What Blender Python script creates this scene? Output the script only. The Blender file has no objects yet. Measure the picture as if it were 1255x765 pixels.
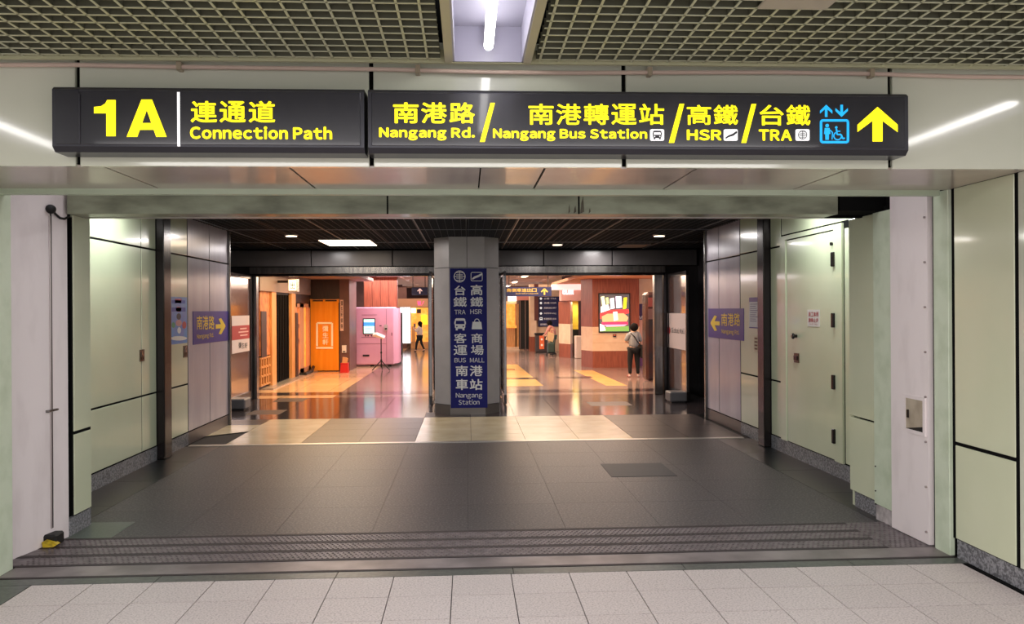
import bpy, bmesh, math, random
from mathutils import Vector, Matrix
random.seed(7)
scn = bpy.context.scene
col = scn.collection
rnd = random.random
# ------------------------------------------------------------------ camera
EYE = 1.75; F = 1010.0; VX = 572.0; HY = 379.65; RO = math.radians(.35)
TH = math.atan((627.5 - VX) / F)
ct, st, cr, sr = math.cos(TH), math.sin(TH), math.cos(RO), math.sin(RO)
cam = bpy.data.cameras.new('camera'); camo = bpy.data.objects.new('camera', cam); col.objects.link(camo)
cam.sensor_width = 36.0; cam.sensor_fit = 'HORIZONTAL'; cam.lens = F / 1255 * 36
cam.shift_y = -(382.5 - HY) / 1255
cam.clip_start = .05; cam.clip_end = 200
Xc = Vector((ct, -st, 0)); Yc = Vector((0, 0, 1)); Zc = Vector((-st, -ct, 0))
Xr = Xc * cr - Yc * sr; Yr = Xc * sr + Yc * cr
m = Matrix((Xr, Yr, Zc)).transposed().to_4x4(); m.translation = (0, 0, EYE)
camo.matrix_world = m
scn.camera = camo
# ------------------------------------------------------------------ world, exposure
w = bpy.data.worlds.new('world'); scn.world = w; w.use_nodes = True
w.node_tree.nodes['Background'].inputs[0].default_value = (.95, .92, .96, 1)
w.node_tree.nodes['Background'].inputs[1].default_value = 1.0
scn.view_settings.view_transform = 'Standard'; scn.view_settings.look = 'None'
scn.view_settings.exposure = 0.45; scn.view_settings.gamma = 1; scn.view_settings.use_curve_mapping = False
TUBE = 10.0      # emission of the fluorescent tubes in the concourse
def area(name, loc, sx, sy, power, color, rot=(0, 0, 0), spread=180):
    l = bpy.data.lights.new(name, 'AREA'); l.shape = 'RECTANGLE'; l.size = sx; l.size_y = sy
    l.energy = power; l.color = color; l.spread = math.radians(spread)
    o = bpy.data.objects.new(name, l); o.location = loc; o.rotation_euler = rot; col.objects.link(o); return o
WARM = (1, .50, .20); COOL = (.93, 1, .95); WHITE = (1, .96, .92)
# light of the open concourse behind the viewer and over the opening (rows of tubes in the ceiling)
area('concourse_light', (0, 1.2, 3.12), 6.0, 2.4, 190, (1, .955, .955))
area('concourse_light', (0, -4.0, 3.1), 8, 4, 260, (1, .955, .955))
# tubes above the passage behind the beam
area('passage_light', (-3.3, 8.3, 2.90), .12, 1.3, 17, (.93, 1, .97))
area('passage_light', (3.45, 8.3, 2.90), .12, 1.3, 17, (.93, 1, .97))
area('passage_light', (0, 8.3, 2.90), 1.3, .12, 26, (.97, .98, 1))
for x_, y_ in ((-2.6, 13.2), (-2.6, 15.9), (1.45, 14.9), (2.95, 13.2), (2.6, 16.2), (-1.9, 14.0)):
    area('hall_light', (x_, y_, 2.94), .3, .3, 14, (1, .95, .93))
# broad area lights added to brighten the shops, no fitting stands behind them
area('shop_fill', (-3.0, 19.5, 2.58), 2.4, 4.5, 190, (1, .66, .34))
area('shop_fill', (-2.0, 27, 2.75), 3, 5, 250, (1, .86, .88))
area('shop_fill', (2.8, 20.5, 2.6), 3.2, 5, 240, (1, .72, .5))
area('shop_fill', (1.2, 29, 2.75), 4, 6, 210, (1, .76, .58))
area('shop_fill', (-.5, 36, 2.8), 8, 4, 150, (1, .75, .55))
# ------------------------------------------------------------------ pixel -> plane (real planes of the place)
def ray(u, v):
    a0 = (u - 627.5) / F; b0 = (HY - v) / F
    a = a0 * cr + b0 * sr; b = -a0 * sr + b0 * cr
    return Vector((a * ct + st, -a * st + ct, b))
def fl(u, v, z=0.0):
    d = ray(u, v); k = (z - EYE) / d.z; return Vector((d.x * k, d.y * k, z))
def atY(u, v, Y):
    d = ray(u, v); k = Y / d.y; return Vector((d.x * k, Y, EYE + d.z * k))
def atX(u, v, X):
    d = ray(u, v); k = X / d.x; return Vector((X, d.y * k, EYE + d.z * k))
# ------------------------------------------------------------------ materials
def lin(c):
    return tuple(((x / 255 / 12.92) if x / 255 <= .04045 else ((x / 255 + .055) / 1.055) ** 2.4) for x in c) + (1,)
MATS = {}
def mat(name, rgb, rough=.5, metal=0, rgb2=None, scale=8, bump=0, bscale=None, coat=0, detail=4, lo=.35, hi=.65, emit=0, spec=.5, stretch=(1, 1, 1), trans=0, alpha=1):
    if name in MATS: return MATS[name]
    m = bpy.data.materials.new(name); m.use_nodes = True; nt = m.node_tree; b = nt.nodes['Principled BSDF']
    b.inputs['Base Color'].default_value = lin(rgb); b.inputs['Roughness'].default_value = rough
    b.inputs['Metallic'].default_value = metal; b.inputs['Specular IOR Level'].default_value = spec
    if coat: b.inputs['Coat Weight'].default_value = coat; b.inputs['Coat Roughness'].default_value = .06
    if trans: b.inputs['Transmission Weight'].default_value = trans
    if alpha < 1: b.inputs['Alpha'].default_value = alpha
    tc = nt.nodes.new('ShaderNodeTexCoord'); mp = nt.nodes.new('ShaderNodeMapping'); mp.inputs['Scale'].default_value = stretch
    geo = nt.nodes.new('ShaderNodeNewGeometry'); nt.links.new(geo.outputs['Position'], mp.inputs['Vector'])
    if rgb2:
        n = nt.nodes.new('ShaderNodeTexNoise'); n.inputs['Scale'].default_value = scale; n.inputs['Detail'].default_value = detail
        nt.links.new(mp.outputs[0], n.inputs['Vector'])
        r = nt.nodes.new('ShaderNodeValToRGB'); r.color_ramp.elements[0].position = lo; r.color_ramp.elements[1].position = hi
        r.color_ramp.elements[0].color = lin(rgb); r.color_ramp.elements[1].color = lin(rgb2)
        nt.links.new(n.outputs['Fac'], r.inputs[0]); nt.links.new(r.outputs[0], b.inputs['Base Color'])
    if bump:
        n2 = nt.nodes.new('ShaderNodeTexNoise'); n2.inputs['Scale'].default_value = bscale or scale; n2.inputs['Detail'].default_value = 3
        nt.links.new(mp.outputs[0], n2.inputs['Vector'])
        bp = nt.nodes.new('ShaderNodeBump'); bp.inputs['Strength'].default_value = bump; bp.inputs['Distance'].default_value = .01
        nt.links.new(n2.outputs['Fac'], bp.inputs['Height']); nt.links.new(bp.outputs[0], b.inputs['Normal'])
    if emit:
        b.inputs['Emission Color'].default_value = lin(rgb); b.inputs['Emission Strength'].default_value = emit
        if rgb2: nt.links.new(r.outputs[0], b.inputs['Emission Color'])
    MATS[name] = m; return m
mint = mat('mint_enamel', (217, 221, 191), .18, rgb2=(209, 215, 183), scale=1.2, coat=.35, bump=.02, bscale=2.5)
mint_pale = mat('mint_enamel_pale', (212, 214, 196), .1, rgb2=(206, 209, 189), scale=.9, coat=.8, bump=.012, bscale=1.5)
mint_paint = mat('mint_paint_worn', (208, 219, 195), .5, rgb2=(190, 203, 176), scale=6, bump=.15, bscale=20, lo=.45, hi=.75)
beam_m = mat('beam_dirty_metal', (150, 155, 132), .38, rgb2=(108, 110, 92), scale=3, stretch=(1, 1, 3), lo=.35, hi=.7, coat=.2)
lav = mat('lavender_steel', (188, 180, 190), .24, .15, rgb2=(174, 166, 178), scale=3, stretch=(1, 1, .2), bump=.03, bscale=2)
white_p = mat('white_plate', (238, 228, 227), .45, rgb2=(222, 211, 210), scale=5, stretch=(1, 1, .4), lo=.5, hi=.8, bump=.05, bscale=30)
gap = mat('black_joint', (12, 12, 12), .9, spec=.1)
soffit_m = mat('soffit_panel', (186, 176, 164), .3, rgb2=(168, 156, 146), scale=2, coat=.3)
granite = mat('granite_base', (150, 150, 154), .35, rgb2=(88, 88, 92), scale=60, detail=6, lo=.42, hi=.58)
granite_w = mat('granite_base_pale', (200, 192, 192), .45, rgb2=(150, 142, 142), scale=14)
dark_fl = mat('dark_granite_floor', (42, 38, 40), .45, rgb2=(108, 101, 102), scale=55, detail=5, lo=.46, hi=.74, bump=.05, bscale=60)
dark_fl2 = mat('dark_granite_floor_b', (39, 36, 38), .45, rgb2=(100, 94, 96), scale=55, detail=5, lo=.46, hi=.74, bump=.05, bscale=60)
dark_pol = mat('dark_polished_border', (24, 25, 26), .3, rgb2=(36, 37, 38), scale=30, spec=.25)
green_fl = mat('green_granite', (58, 72, 64), .3, rgb2=(80, 94, 84), scale=60)
plate_fl = mat('dark_floor_plate', (40, 40, 44), .55, rgb2=(50, 50, 54), scale=90)
tile_a = mat('grey_terrazzo_tile', (204, 193, 190), .5, rgb2=(158, 148, 145), scale=85, detail=6, lo=.45, hi=.7, bump=.05, bscale=80)
tile_b = mat('grey_terrazzo_tile_b', (201, 190, 187), .5, rgb2=(156, 146, 143), scale=85, detail=6, lo=.45, hi=.7, bump=.05, bscale=80)
grout = mat('grout', (60, 54, 52), .9)
grate_m = mat('checker_steel', (118, 108, 110), .42, .3, rgb2=(88, 80, 82), scale=16)
maroon = mat('maroon_rubber', (34, 20, 22), .6)
strip_m = mat('steel_strip', (150, 140, 140), .4, .5, rgb2=(112, 104, 104), scale=3)
band_m = mat('dark_green_band', (66, 70, 66), .35, rgb2=(86, 90, 84), scale=30)
cream_fl = mat('cream_stone_tile', (222, 206, 170), .24, rgb2=(206, 188, 150), scale=2.5)
gray_fl = mat('grey_stone_tile', (82, 73, 72), .36, rgb2=(66, 59, 59), scale=30, spec=.2)
gloss_fl = mat('dark_gloss_tile', (74, 64, 64), .13, rgb2=(54, 48, 50), scale=5)
alu = mat('aluminium_trim', (190, 186, 180), .35, .8)
steel = mat('brushed_steel', (150, 146, 142), .24, .9, rgb2=(120, 116, 114), scale=4, stretch=(6, 6, .4))
dsteel = mat('dark_steel', (62, 58, 58), .25, .8)
post_m = mat('dark_post', (44, 38, 38), .2, .6)
signblk = mat('sign_black', (44, 44, 50), .25, rgb2=(40, 40, 46), scale=3, coat=.5)
signfr = mat('sign_frame', (56, 56, 62), .3, .4)
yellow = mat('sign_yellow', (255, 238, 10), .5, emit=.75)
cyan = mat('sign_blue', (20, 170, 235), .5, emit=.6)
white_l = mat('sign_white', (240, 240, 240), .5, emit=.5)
navy = mat('navy_sign', (24, 26, 112), .5, rgb2=(28, 30, 118), scale=3, spec=.2)
navy2 = mat('violet_navy_sign', (52, 38, 132), .4, spec=.3)
navy3 = mat('dark_navy_sign', (22, 30, 84), .4)
ywl = mat('matte_yellow', (240, 200, 40), .5)
mustard = mat('mustard_letters', (222, 190, 90), .5)
whp = mat('matte_white', (240, 240, 245), .5)
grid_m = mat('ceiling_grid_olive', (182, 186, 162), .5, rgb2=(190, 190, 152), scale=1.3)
void_m = mat('ceiling_void', (74, 76, 62), .9, rgb2=(50, 52, 44), scale=2)
blackgrid = mat('black_ceiling_grid', (34, 34, 36), .5)
blacktee = mat('dark_ceiling_tee', (120, 122, 128), .4)
black = mat('black', (10, 10, 10), .6)
tube_m = mat('tube_glow', (255, 252, 250), .5, emit=TUBE)
trough_m = mat('trough_white', (156, 154, 170), .4)
trough_side = mat('trough_olive_side', (176, 170, 142), .5)
pipe_m = mat('beige_pipe', (196, 174, 158), .45)
header_m = mat('header_grey', (96, 92, 92), .3, rgb2=(86, 82, 82), scale=2)
col_m = mat('column_grey_panel', (190, 186, 186), .35, .1, rgb2=(180, 176, 176), scale=3)
wood = mat('red_wood', (160, 84, 56), .4, rgb2=(134, 66, 42), scale=5, stretch=(5, 5, .5))
wood_l = mat('light_wood', (214, 156, 96), .45, rgb2=(190, 128, 74), scale=6, stretch=(5, 5, .5))
wood_d = mat('dark_wood', (54, 32, 26), .45, rgb2=(38, 22, 18), scale=6, stretch=(5, 5, .5))
brown_w = mat('mauve_brown_wall', (112, 76, 72), .5, rgb2=(98, 66, 62), scale=3)
cream_w = mat('cream_wall_tile', (238, 204, 170), .35, rgb2=(228, 190, 154), scale=4)
orange_c = mat('orange_curtain', (246, 156, 22), .8, rgb2=(242, 148, 18), scale=3, stretch=(8, 8, .3))
cream_l = mat('cream_letters', (255, 250, 228), .6)
pink = mat('pink_enamel', (232, 168, 194), .35, rgb2=(226, 160, 188), scale=2, coat=.2)
pink_d = mat('pink_dark', (150, 90, 112), .4)
red = mat('red_plastic', (205, 34, 30), .4)
gray_p = mat('grey_plastic', (104, 102, 104), .5)
glassm = mat('reflection_brown_glass', (132, 92, 78), .14, .35, alpha=.85, coat=1)  # brown base colour paints the shop's reflection into the pane
lit_w = mat('lit_white', (250, 250, 255), .5, emit=2.2)
lit_or = mat('orange_shop_glow', (255, 150, 50), .6, rgb2=(255, 186, 90), scale=5, emit=.5)  # emission paints the shops' interior light onto walls and counter
lit_pink = mat('lit_pink', (255, 60, 120), .5, emit=2.0)
lit_warm = mat('lit_warm', (255, 226, 190), .5, emit=5)
skin = mat('skin', (222, 170, 142), .5)
hair_m = mat('black_hair', (9, 7, 7), .75, rgb2=(16, 12, 12), scale=40, stretch=(1, 1, .1), spec=.15)
# ------------------------------------------------------------------ mesh collector
class MB:
    def __init__(s): s.v = []; s.f = []
    def add(s, vs, fs):
        k = len(s.v); s.v += [Vector(p) for p in vs]; s.f += [tuple(i + k for i in f) for f in fs]; return s
    def box(s, x0, x1, y0, y1, z0, z1):
        x0, x1 = min(x0, x1), max(x0, x1); y0, y1 = min(y0, y1), max(y0, y1); z0, z1 = min(z0, z1), max(z0, z1)
        return s.add([(x0, y0, z0), (x1, y0, z0), (x1, y1, z0), (x0, y1, z0), (x0, y0, z1), (x1, y0, z1), (x1, y1, z1), (x0, y1, z1)],
                     [(3, 2, 1, 0), (4, 5, 6, 7), (0, 1, 5, 4), (1, 2, 6, 5), (2, 3, 7, 6), (3, 0, 4, 7)])
    def chbox(s, x0, x1, y0, y1, z0, z1, c):      # box whose vertical faces and rims are chamfered
        bm = bmesh.new(); bmesh.ops.create_cube(bm, size=1)
        for p in bm.verts: p.co = Vector(((x0 + x1) / 2 + p.co.x * (x1 - x0), (y0 + y1) / 2 + p.co.y * (y1 - y0), (z0 + z1) / 2 + p.co.z * (z1 - z0)))
        bmesh.ops.bevel(bm, geom=list(bm.edges), offset=c, segments=1, affect='EDGES')
        bm.verts.index_update(); s.add([p.co.copy() for p in bm.verts], [[q.index for q in f.verts] for f in bm.faces]); bm.free(); return s
    def prism(s, pts, d):          # polygon (list of Vector) extruded by vector d
        n = len(pts); d = Vector(d); P = [Vector(p) for p in pts]
        return s.add(P + [p + d for p in P], [tuple(range(n))[::-1], tuple(range(n, 2 * n))] + [(i, (i + 1) % n, n + (i + 1) % n, n + i) for i in range(n)])
    def bar(s, a, b, wd, up=(0, 0, 1), h=None):      # rectangular bar between two points
        a, b = Vector(a), Vector(b); d = (b - a).normalized(); up = Vector(up); x = d.cross(up)
        if x.length < 1e-4: x = d.cross(Vector((1, 0, 0)))
        x.normalize(); y = x.cross(d).normalized(); h = h or wd; r = []
        for p in (a, b):
            for q, t in ((-1, -1), (1, -1), (1, 1), (-1, 1)): r.append(p + x * q * wd / 2 + y * t * h / 2)
        return s.add(r, [(3, 2, 1, 0), (4, 5, 6, 7), (0, 1, 5, 4), (1, 2, 6, 5), (2, 3, 7, 6), (3, 0, 4, 7)])
    def tube(s, pts, r, n=10):
        pts = [Vector(p) for p in pts]; rings = []; k0 = len(s.v); rr = r if isinstance(r, (list, tuple)) else [r] * len(pts)
        for i, p in enumerate(pts):
            d = (pts[min(i + 1, len(pts) - 1)] - pts[max(i - 1, 0)]).normalized()
            a = d.cross(Vector((0, 0, 1)));
            if a.length < 1e-3: a = d.cross(Vector((0, 1, 0)))
            a.normalize(); b = d.cross(a)
            for j in range(n):
                t = 2 * math.pi * j / n; s.v.append(p + (a * math.cos(t) + b * math.sin(t)) * rr[i])
        for i in range(len(pts) - 1):
            for j in range(n): s.f.append((k0 + i * n + j, k0 + i * n + (j + 1) % n, k0 + (i + 1) * n + (j + 1) % n, k0 + (i + 1) * n + j))
        s.f.append(tuple(k0 + j for j in range(n))[::-1]); s.f.append(tuple(k0 + (len(pts) - 1) * n + j for j in range(n))); return s
    def lathe(s, c, prof, n=16):
        k = len(s.v)
        for r, z in prof:
            for j in range(n):
                t = 2 * math.pi * j / n; s.v.append(Vector((c[0] + r * math.cos(t), c[1] + r * math.sin(t), c[2] + z)))
        for i in range(len(prof) - 1):
            for j in range(n): s.f.append((k + i * n + j, k + i * n + (j + 1) % n, k + (i + 1) * n + (j + 1) % n, k + (i + 1) * n + j))
        s.f.append(tuple(k + j for j in range(n))[::-1]); s.f.append(tuple(k + (len(prof) - 1) * n + j for j in range(n))); return s
    def ball(s, c, rx, ry, rz, n=12, k=8, jit=0):
        prof = [(math.sin(math.pi * i / k), -math.cos(math.pi * i / k)) for i in range(k + 1)]; b = len(s.v)
        for r, z in prof:
            for j in range(n):
                t = 2 * math.pi * j / n; q = 1 + jit * (rnd() - .5); s.v.append(Vector((c[0] + rx * max(r, .02) * math.cos(t) * q, c[1] + ry * max(r, .02) * math.sin(t) * q, c[2] + rz * z * q)))
        for i in range(k):
            for j in range(n): s.f.append((b + i * n + j, b + i * n + (j + 1) % n, b + (i + 1) * n + (j + 1) % n, b + (i + 1) * n + j))
        s.f.append(tuple(b + j for j in range(n))[::-1]); s.f.append(tuple(b + k * n + j for j in range(n))); return s
    def build(s, name, material, parent=None, smooth=False, **kw):
        o0 = Vector((0, 0, 0))
        if parent is not None: o0 = root_of(parent).location.copy()
        elif s.v:
            xs = [p.x for p in s.v]; ys = [p.y for p in s.v]; zs = [p.z for p in s.v]
            o0 = Vector(((min(xs) + max(xs)) / 2, (min(ys) + max(ys)) / 2, min(zs)))
            if kw.get('origin') is not None: o0 = Vector(kw['origin'])
        me = bpy.data.meshes.new(name); me.from_pydata([tuple(p - o0) for p in s.v], [], s.f); me.materials.append(material)
        if smooth: me.shade_smooth()
        me.validate(); me.update()
        bm = bmesh.new(); bm.from_mesh(me); bmesh.ops.recalc_face_normals(bm, faces=bm.faces); bm.to_mesh(me); bm.free()
        o = bpy.data.objects.new(name, me); col.objects.link(o)
        if parent is not None: o.parent = parent
        else: o.location = o0
        return o
def root_of(o):
    while o.parent is not None: o = o.parent
    return o
def tag(o, label=None, cat=None, group=None, kind=None):
    if label: o['label'] = label
    if cat: o['category'] = cat
    if group: o['group'] = group
    if kind: o['kind'] = kind
    return o
def thing(name, label, cat, loc, group=None):
    o = bpy.data.objects.new(name, None); o.empty_display_size = .1; col.objects.link(o); o.location = Vector(loc)
    return tag(o, label, cat, group)
def struct(name, mb, material, label=None, **kw):
    o = mb.build(name, material, origin=(0, 0, 0), **kw); o['kind'] = 'structure'
    if label: o['label'] = label; o['category'] = name.split('_')[0]
    return o
# ------------------------------------------------------------------ text on planes
dg = None
FW = {c: chr(ord(c) + 0xFEE0) for c in map(chr, range(33, 127))}
def text_mesh(string, offset=0.0, res=3, shear=0):
    """outline text; latin letters come from the full-width forms and are set side by side; weight is added by laying shifted copies over each other"""
    if any(c in FW for c in string):
        vs, fs, pen = [], [], 0.0
        for ch in string:
            if ch == ' ': pen += .26; continue
            gv, gf = glyph(FW.get(ch, ch), res); x0 = min(p[0] for p in gv); x1 = max(p[0] for p in gv); k = len(vs)
            vs += [(p[0] - x0 + pen, p[1]) for p in gv]; fs += [tuple(i + k for i in f) for f in gf]; pen += x1 - x0 + .085 + offset * 1.7
    else: vs, fs = glyph(string, res)
    if offset <= 0: return vs, fs
    V, Fc_ = [], []
    for j in range(9):
        dx, dy = (0, 0) if j == 8 else (offset * math.cos(j * math.pi / 4), offset * math.sin(j * math.pi / 4)); k = len(V)
        V += [(x + dx, y + dy) for x, y in vs]; Fc_ += [tuple(i + k for i in f) for f in fs]
    return V, Fc_
GL = {}
def glyph(string, res=3, shear=0):
    if string in GL: return GL[string]
    offset = 0.0
    c = bpy.data.curves.new('t', 'FONT'); c.body = string; c.size = 1; c.offset = offset; c.resolution_u = res; c.fill_mode = 'BOTH'; c.extrude = .0; c.shear = shear
    o = bpy.data.objects.new('t', c); col.objects.link(o)
    bpy.context.view_layer.update()
    me = bpy.data.meshes.new_from_object(o.evaluated_get(bpy.context.evaluated_depsgraph_get()))
    vs = [(p.co.x, p.co.y) for p in me.vertices]; fs = [tuple(p.vertices) for p in me.polygons]
    bpy.data.objects.remove(o); bpy.data.curves.remove(c); bpy.data.meshes.remove(me)
    GL[string] = (vs, fs)
    return vs, fs
class Face:
    """a plane of the place; n points to the viewer's side"""
    def __init__(s, axis, val, n): s.axis = axis; s.val = val; s.n = Vector(n)
    def P(s, u, v, k=0.0): return (atY(u, v, s.val) if s.axis == 'Y' else atX(u, v, s.val)) + s.n * k
    def rect(s, u0, v0, u1, v1, k=0):    # real upright rectangle: sides from the columns, heights from the middle column
        um = (u0 + u1) / 2; a = s.P(u0, (v0 + v1) / 2, k); b = s.P(u1, (v0 + v1) / 2, k); z1 = s.P(um, v0).z; z0 = s.P(um, v1).z
        return a, b, z0, z1
    def quad(s, u0, v0, u1, v1, k0, k1):
        a, b, z0, z1 = s.rect(u0, v0, u1, v1)
        return MB().prism([Vector((a.x, a.y, z0)) + s.n * k0, Vector((b.x, b.y, z0)) + s.n * k0, Vector((b.x, b.y, z1)) + s.n * k0, Vector((a.x, a.y, z1)) + s.n * k0], s.n * (k1 - k0))
    def text(s, string, u0, v0, u1, v1, material, parent, off=0.0, k=.004, name='lettering', shear=0):
        vs, fs = text_mesh(string, off, shear=shear)
        if not vs: return None
        xs = [p[0] for p in vs]; ys = [p[1] for p in vs]; x0, x1, y0, y1 = min(xs), max(xs), min(ys), max(ys)
        a, b, z0, z1 = s.rect(u0, v0, u1, v1); mb = MB()
        mb.v = [Vector((a.x + (b.x - a.x) * (x - x0) / (x1 - x0), a.y + (b.y - a.y) * (x - x0) / (x1 - x0), z0 + (z1 - z0) * (y - y0) / (y1 - y0))) + s.n * (k + .00003 * (9 * i // len(vs))) for i, (x, y) in enumerate(vs)]
        mb.f = fs
        return mb.build(name, material, parent)
    def poly(s, pts, k0, k1, mb=None):
        mb = mb or MB(); return mb.prism([s.P(u, v, k0) for u, v in pts], s.n * (k1 - k0))
    def line(s, pts, wpx, k0, k1, mb=None, closed=False):
        mb = mb or MB(); q = list(pts) + ([pts[0]] if closed else [])
        for (ua, va), (ub, vb) in zip(q[:-1], q[1:]):
            L = math.hypot(ub - ua, vb - va) or 1; nx, ny = -(vb - va) / L * wpx / 2, (ub - ua) / L * wpx / 2
            s.poly([(ua + nx, va + ny), (ub + nx, vb + ny), (ub - nx, vb - ny), (ua - nx, va - ny)], k0, k1, mb)
        return mb
def circ(cx, cy, rx, ry=None, n=24, a0=0, a1=360):
    ry = ry or rx; return [(cx + rx * math.cos(math.radians(a0 + (a1 - a0) * i / n)), cy - ry * math.sin(math.radians(a0 + (a1 - a0) * i / n))) for i in range(n + (0 if a1 - a0 == 360 else 1))]
def rrect(u0, v0, u1, v1, r, n=4):
    p = []
    for cx, cy, a in ((u1 - r, v0 + r, 0), (u0 + r, v0 + r, 90), (u0 + r, v1 - r, 180), (u1 - r, v1 - r, 270)):
        for i in range(n + 1): t = math.radians(a + 90 * i / n); p.append((cx + r * math.cos(t), cy - r * math.sin(t)))
    return p
# ================================================================== SETTING
ZS = 2.578; YF = 4.79; XL = -3.10; XR = 3.40; RL = -3.66; RR = 3.81; ZC = 2.98; YD = 16.76
# ---- floor: one slab, the laid pieces are its parts
floor = struct('floor', MB().box(-9, 9, -9, 45, -.12, -.012), grout)
def piece(name, x0, x1, y0, y1, m, z=0.0, g=.0025, h=.012, parent=floor, me=None):
    o = MB().box(x0 + g, x1 - g, y0 + g, y1 - g, z - h, z).build(name, m, parent); return o
# concourse tiles
T = .385; tm = None
tiles = {}
for r in range(5):
    for c in range(-11, 12):
        x0 = -.103 + c * T; y1 = 5.45 - r * T
        if x0 < -2.85: 
            if y1 > YF + .05: continue
        if x0 + T > 3.4 and y1 > YF: 
            if x0 > 3.3: continue
        w_ = min(x0 + T, 3.37 if y1 > YF else 99)
        key = (round(w_ - x0, 3), (r * 7 + c * 3) % 5 == 0)
        if key not in tiles:
            o = MB().box(.003, w_ - x0 - .003, -T + .005, -.004, -.012, 0).build('floor_tile', tile_b if key[1] else tile_a, floor); tiles[key] = o.data
        else:
            o = bpy.data.objects.new('floor_tile', tiles[key]); col.objects.link(o); o.parent = floor
        o.location = (x0, y1, (rnd() - .5) * .0016)
rest = MB()
for c in range(-22, 23):
    for r in range(5, 26):
        x0 = -.103 + c * T; y1 = 5.45 - r * T; rest.box(x0 + .003, x0 + T - .003, y1 - T + .003, y1 - .003, -.012, 0)
    for r in range(2, 5):
        if c < -11 or c > 11: x0 = -.103 + c * T; y1 = 5.45 - r * T; rest.box(x0 + .003, x0 + T - .003, y1 - T + .003, y1 - .003, -.012, 0)
tag(rest.build('outer_floor_tiles', tile_a, floor), kind='stuff')
piece('border_strip', XL, -2.80, 4.6, 5.45, band_m); piece('border_strip', 3.372, 3.46, YF, 5.45, gap)
x = XL
for xe in (-2.03, -.87, .30, 1.46, 2.62, 3.42): piece('border_stone', x, xe, 5.45, 5.575, band_m); x = xe
piece('maroon_inlay', XL, XR, 5.575, 5.605, maroon, z=.002)
piece('metal_strip', XL, XR, 5.605, 5.825, strip_m, z=.003)
# raised steel checker plates with maroon inlays
for i, (a, b) in enumerate(((5.855, 6.05), (6.085, 6.27), (6.305, 6.49))):
    g_ = piece('checker_plate', -3.3, 3.05 - .17 * 0, a, b, grate_m, z=.004)
    mb = MB(); n = 0
    for k in range(int(6.2 / .038)):
        for j in range(5):
            x_ = -3.08 + k * .038 + (.019 if j % 2 else 0); y_ = a + .02 + j * (b - a - .04) / 4; s_ = .011
            mb.add([(x_ - s_, y_ - .005, .004), (x_ + s_, y_ - .005, .004), (x_ + s_, y_ + .005, .004), (x_ - s_, y_ + .005, .004), (x_, y_, .011)], [(0, 1, 4), (1, 2, 4), (2, 3, 4), (3, 0, 4)])
    tag(mb.build('raised_studs', grate_m, g_), kind='stuff')
for a, b in ((5.825, 5.86), (6.04, 6.095), (6.26, 6.315), (6.485, 6.53)): piece('maroon_inlay', -3.3, 3.05, a, b, maroon, z=.006, g=0)
pl = piece('checker_plate', 3.05, 3.42, 5.825, 6.53, grate_m, z=.004)
mb = MB()
for k in range(9):
    for j in range(18): x_ = 3.075 + k * .038 + (.019 if j % 2 else 0); y_ = 5.85 + j * .038; mb.add([(x_ - .011, y_ - .005, .004), (x_ + .011, y_ - .005, .004), (x_ + .011, y_ + .005, .004), (x_ - .011, y_ + .005, .004), (x_, y_, .011)], [(0, 1, 4), (1, 2, 4), (2, 3, 4), (3, 0, 4)])
tag(mb.build('raised_studs', grate_m, pl), kind='stuff')
# passage slabs
ys = [6.53 + i * (10.88 - 6.53) / 5 for i in range(6)]
xs = [-3.2, -2.28, -1.52, -.76, 0, .78, 1.55, 2.3, 3.33]
for j in range(5):
    for i in range(8): piece('floor_slab', xs[i], xs[i + 1], ys[j], ys[j + 1], dark_fl if (i * 3 + j * 5) % 4 else dark_fl2, g=.0012)
for j in range(4):
    a = 6.53 + j * 1.09
    piece('border_strip', -3.75, -3.2, a, a + 1.09, dark_pol); piece('border_strip', 3.33, 3.86, a, a + 1.09, dark_pol)
piece('green_stone', -3.2, -2.76, 6.53, 7.03, green_fl, z=.002)
p = [fl(735, 568), fl(812, 567.6), fl(828.5, 583.6), fl(748, 583.6)]
piece('dark_floor_plate', (p[0].x + p[3].x) / 2, (p[1].x + p[2].x) / 2, p[2].y, p[1].y, plate_fl, z=.003)
piece('threshold_strip', -3.62, 2.42, 10.89, 11.0, alu, z=.006); piece('threshold_strip', 2.42, 3.72, 10.89, 11.0, alu, z=.006)
# hall tiles between threshold and glass doors
TX = [-4.6, -3.75, -3.18, -2.2, -1.45, -.70, .05, .78, 1.5, 2.24, 3.0, 3.75, 4.6]
TY = [11.0, 11.62, 12.24, 12.86, 13.5, 14.15, 14.8, 15.45, 16.1, 16.75]
for j in range(9):
    for i in range(12):
        xm = (TX[i] + TX[i + 1]) / 2
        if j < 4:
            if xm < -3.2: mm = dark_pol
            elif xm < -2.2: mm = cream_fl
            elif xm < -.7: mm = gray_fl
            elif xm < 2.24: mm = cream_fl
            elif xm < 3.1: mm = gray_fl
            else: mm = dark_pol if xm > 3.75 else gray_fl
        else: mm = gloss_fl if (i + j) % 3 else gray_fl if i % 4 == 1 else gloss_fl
        if j < 3 and (TX[i] < -3.7 or TX[i + 1] > 3.8): continue
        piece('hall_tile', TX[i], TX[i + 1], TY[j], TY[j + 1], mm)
MB().prism([Vector((-3.75, 11.7, 0)), Vector((-3.18, 12.2, 0)), Vector((-3.18, 12.86, 0)), Vector((-3.75, 12.86, 0))], (0, 0, .002)).build('cream_corner', cream_fl, floor)
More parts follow.
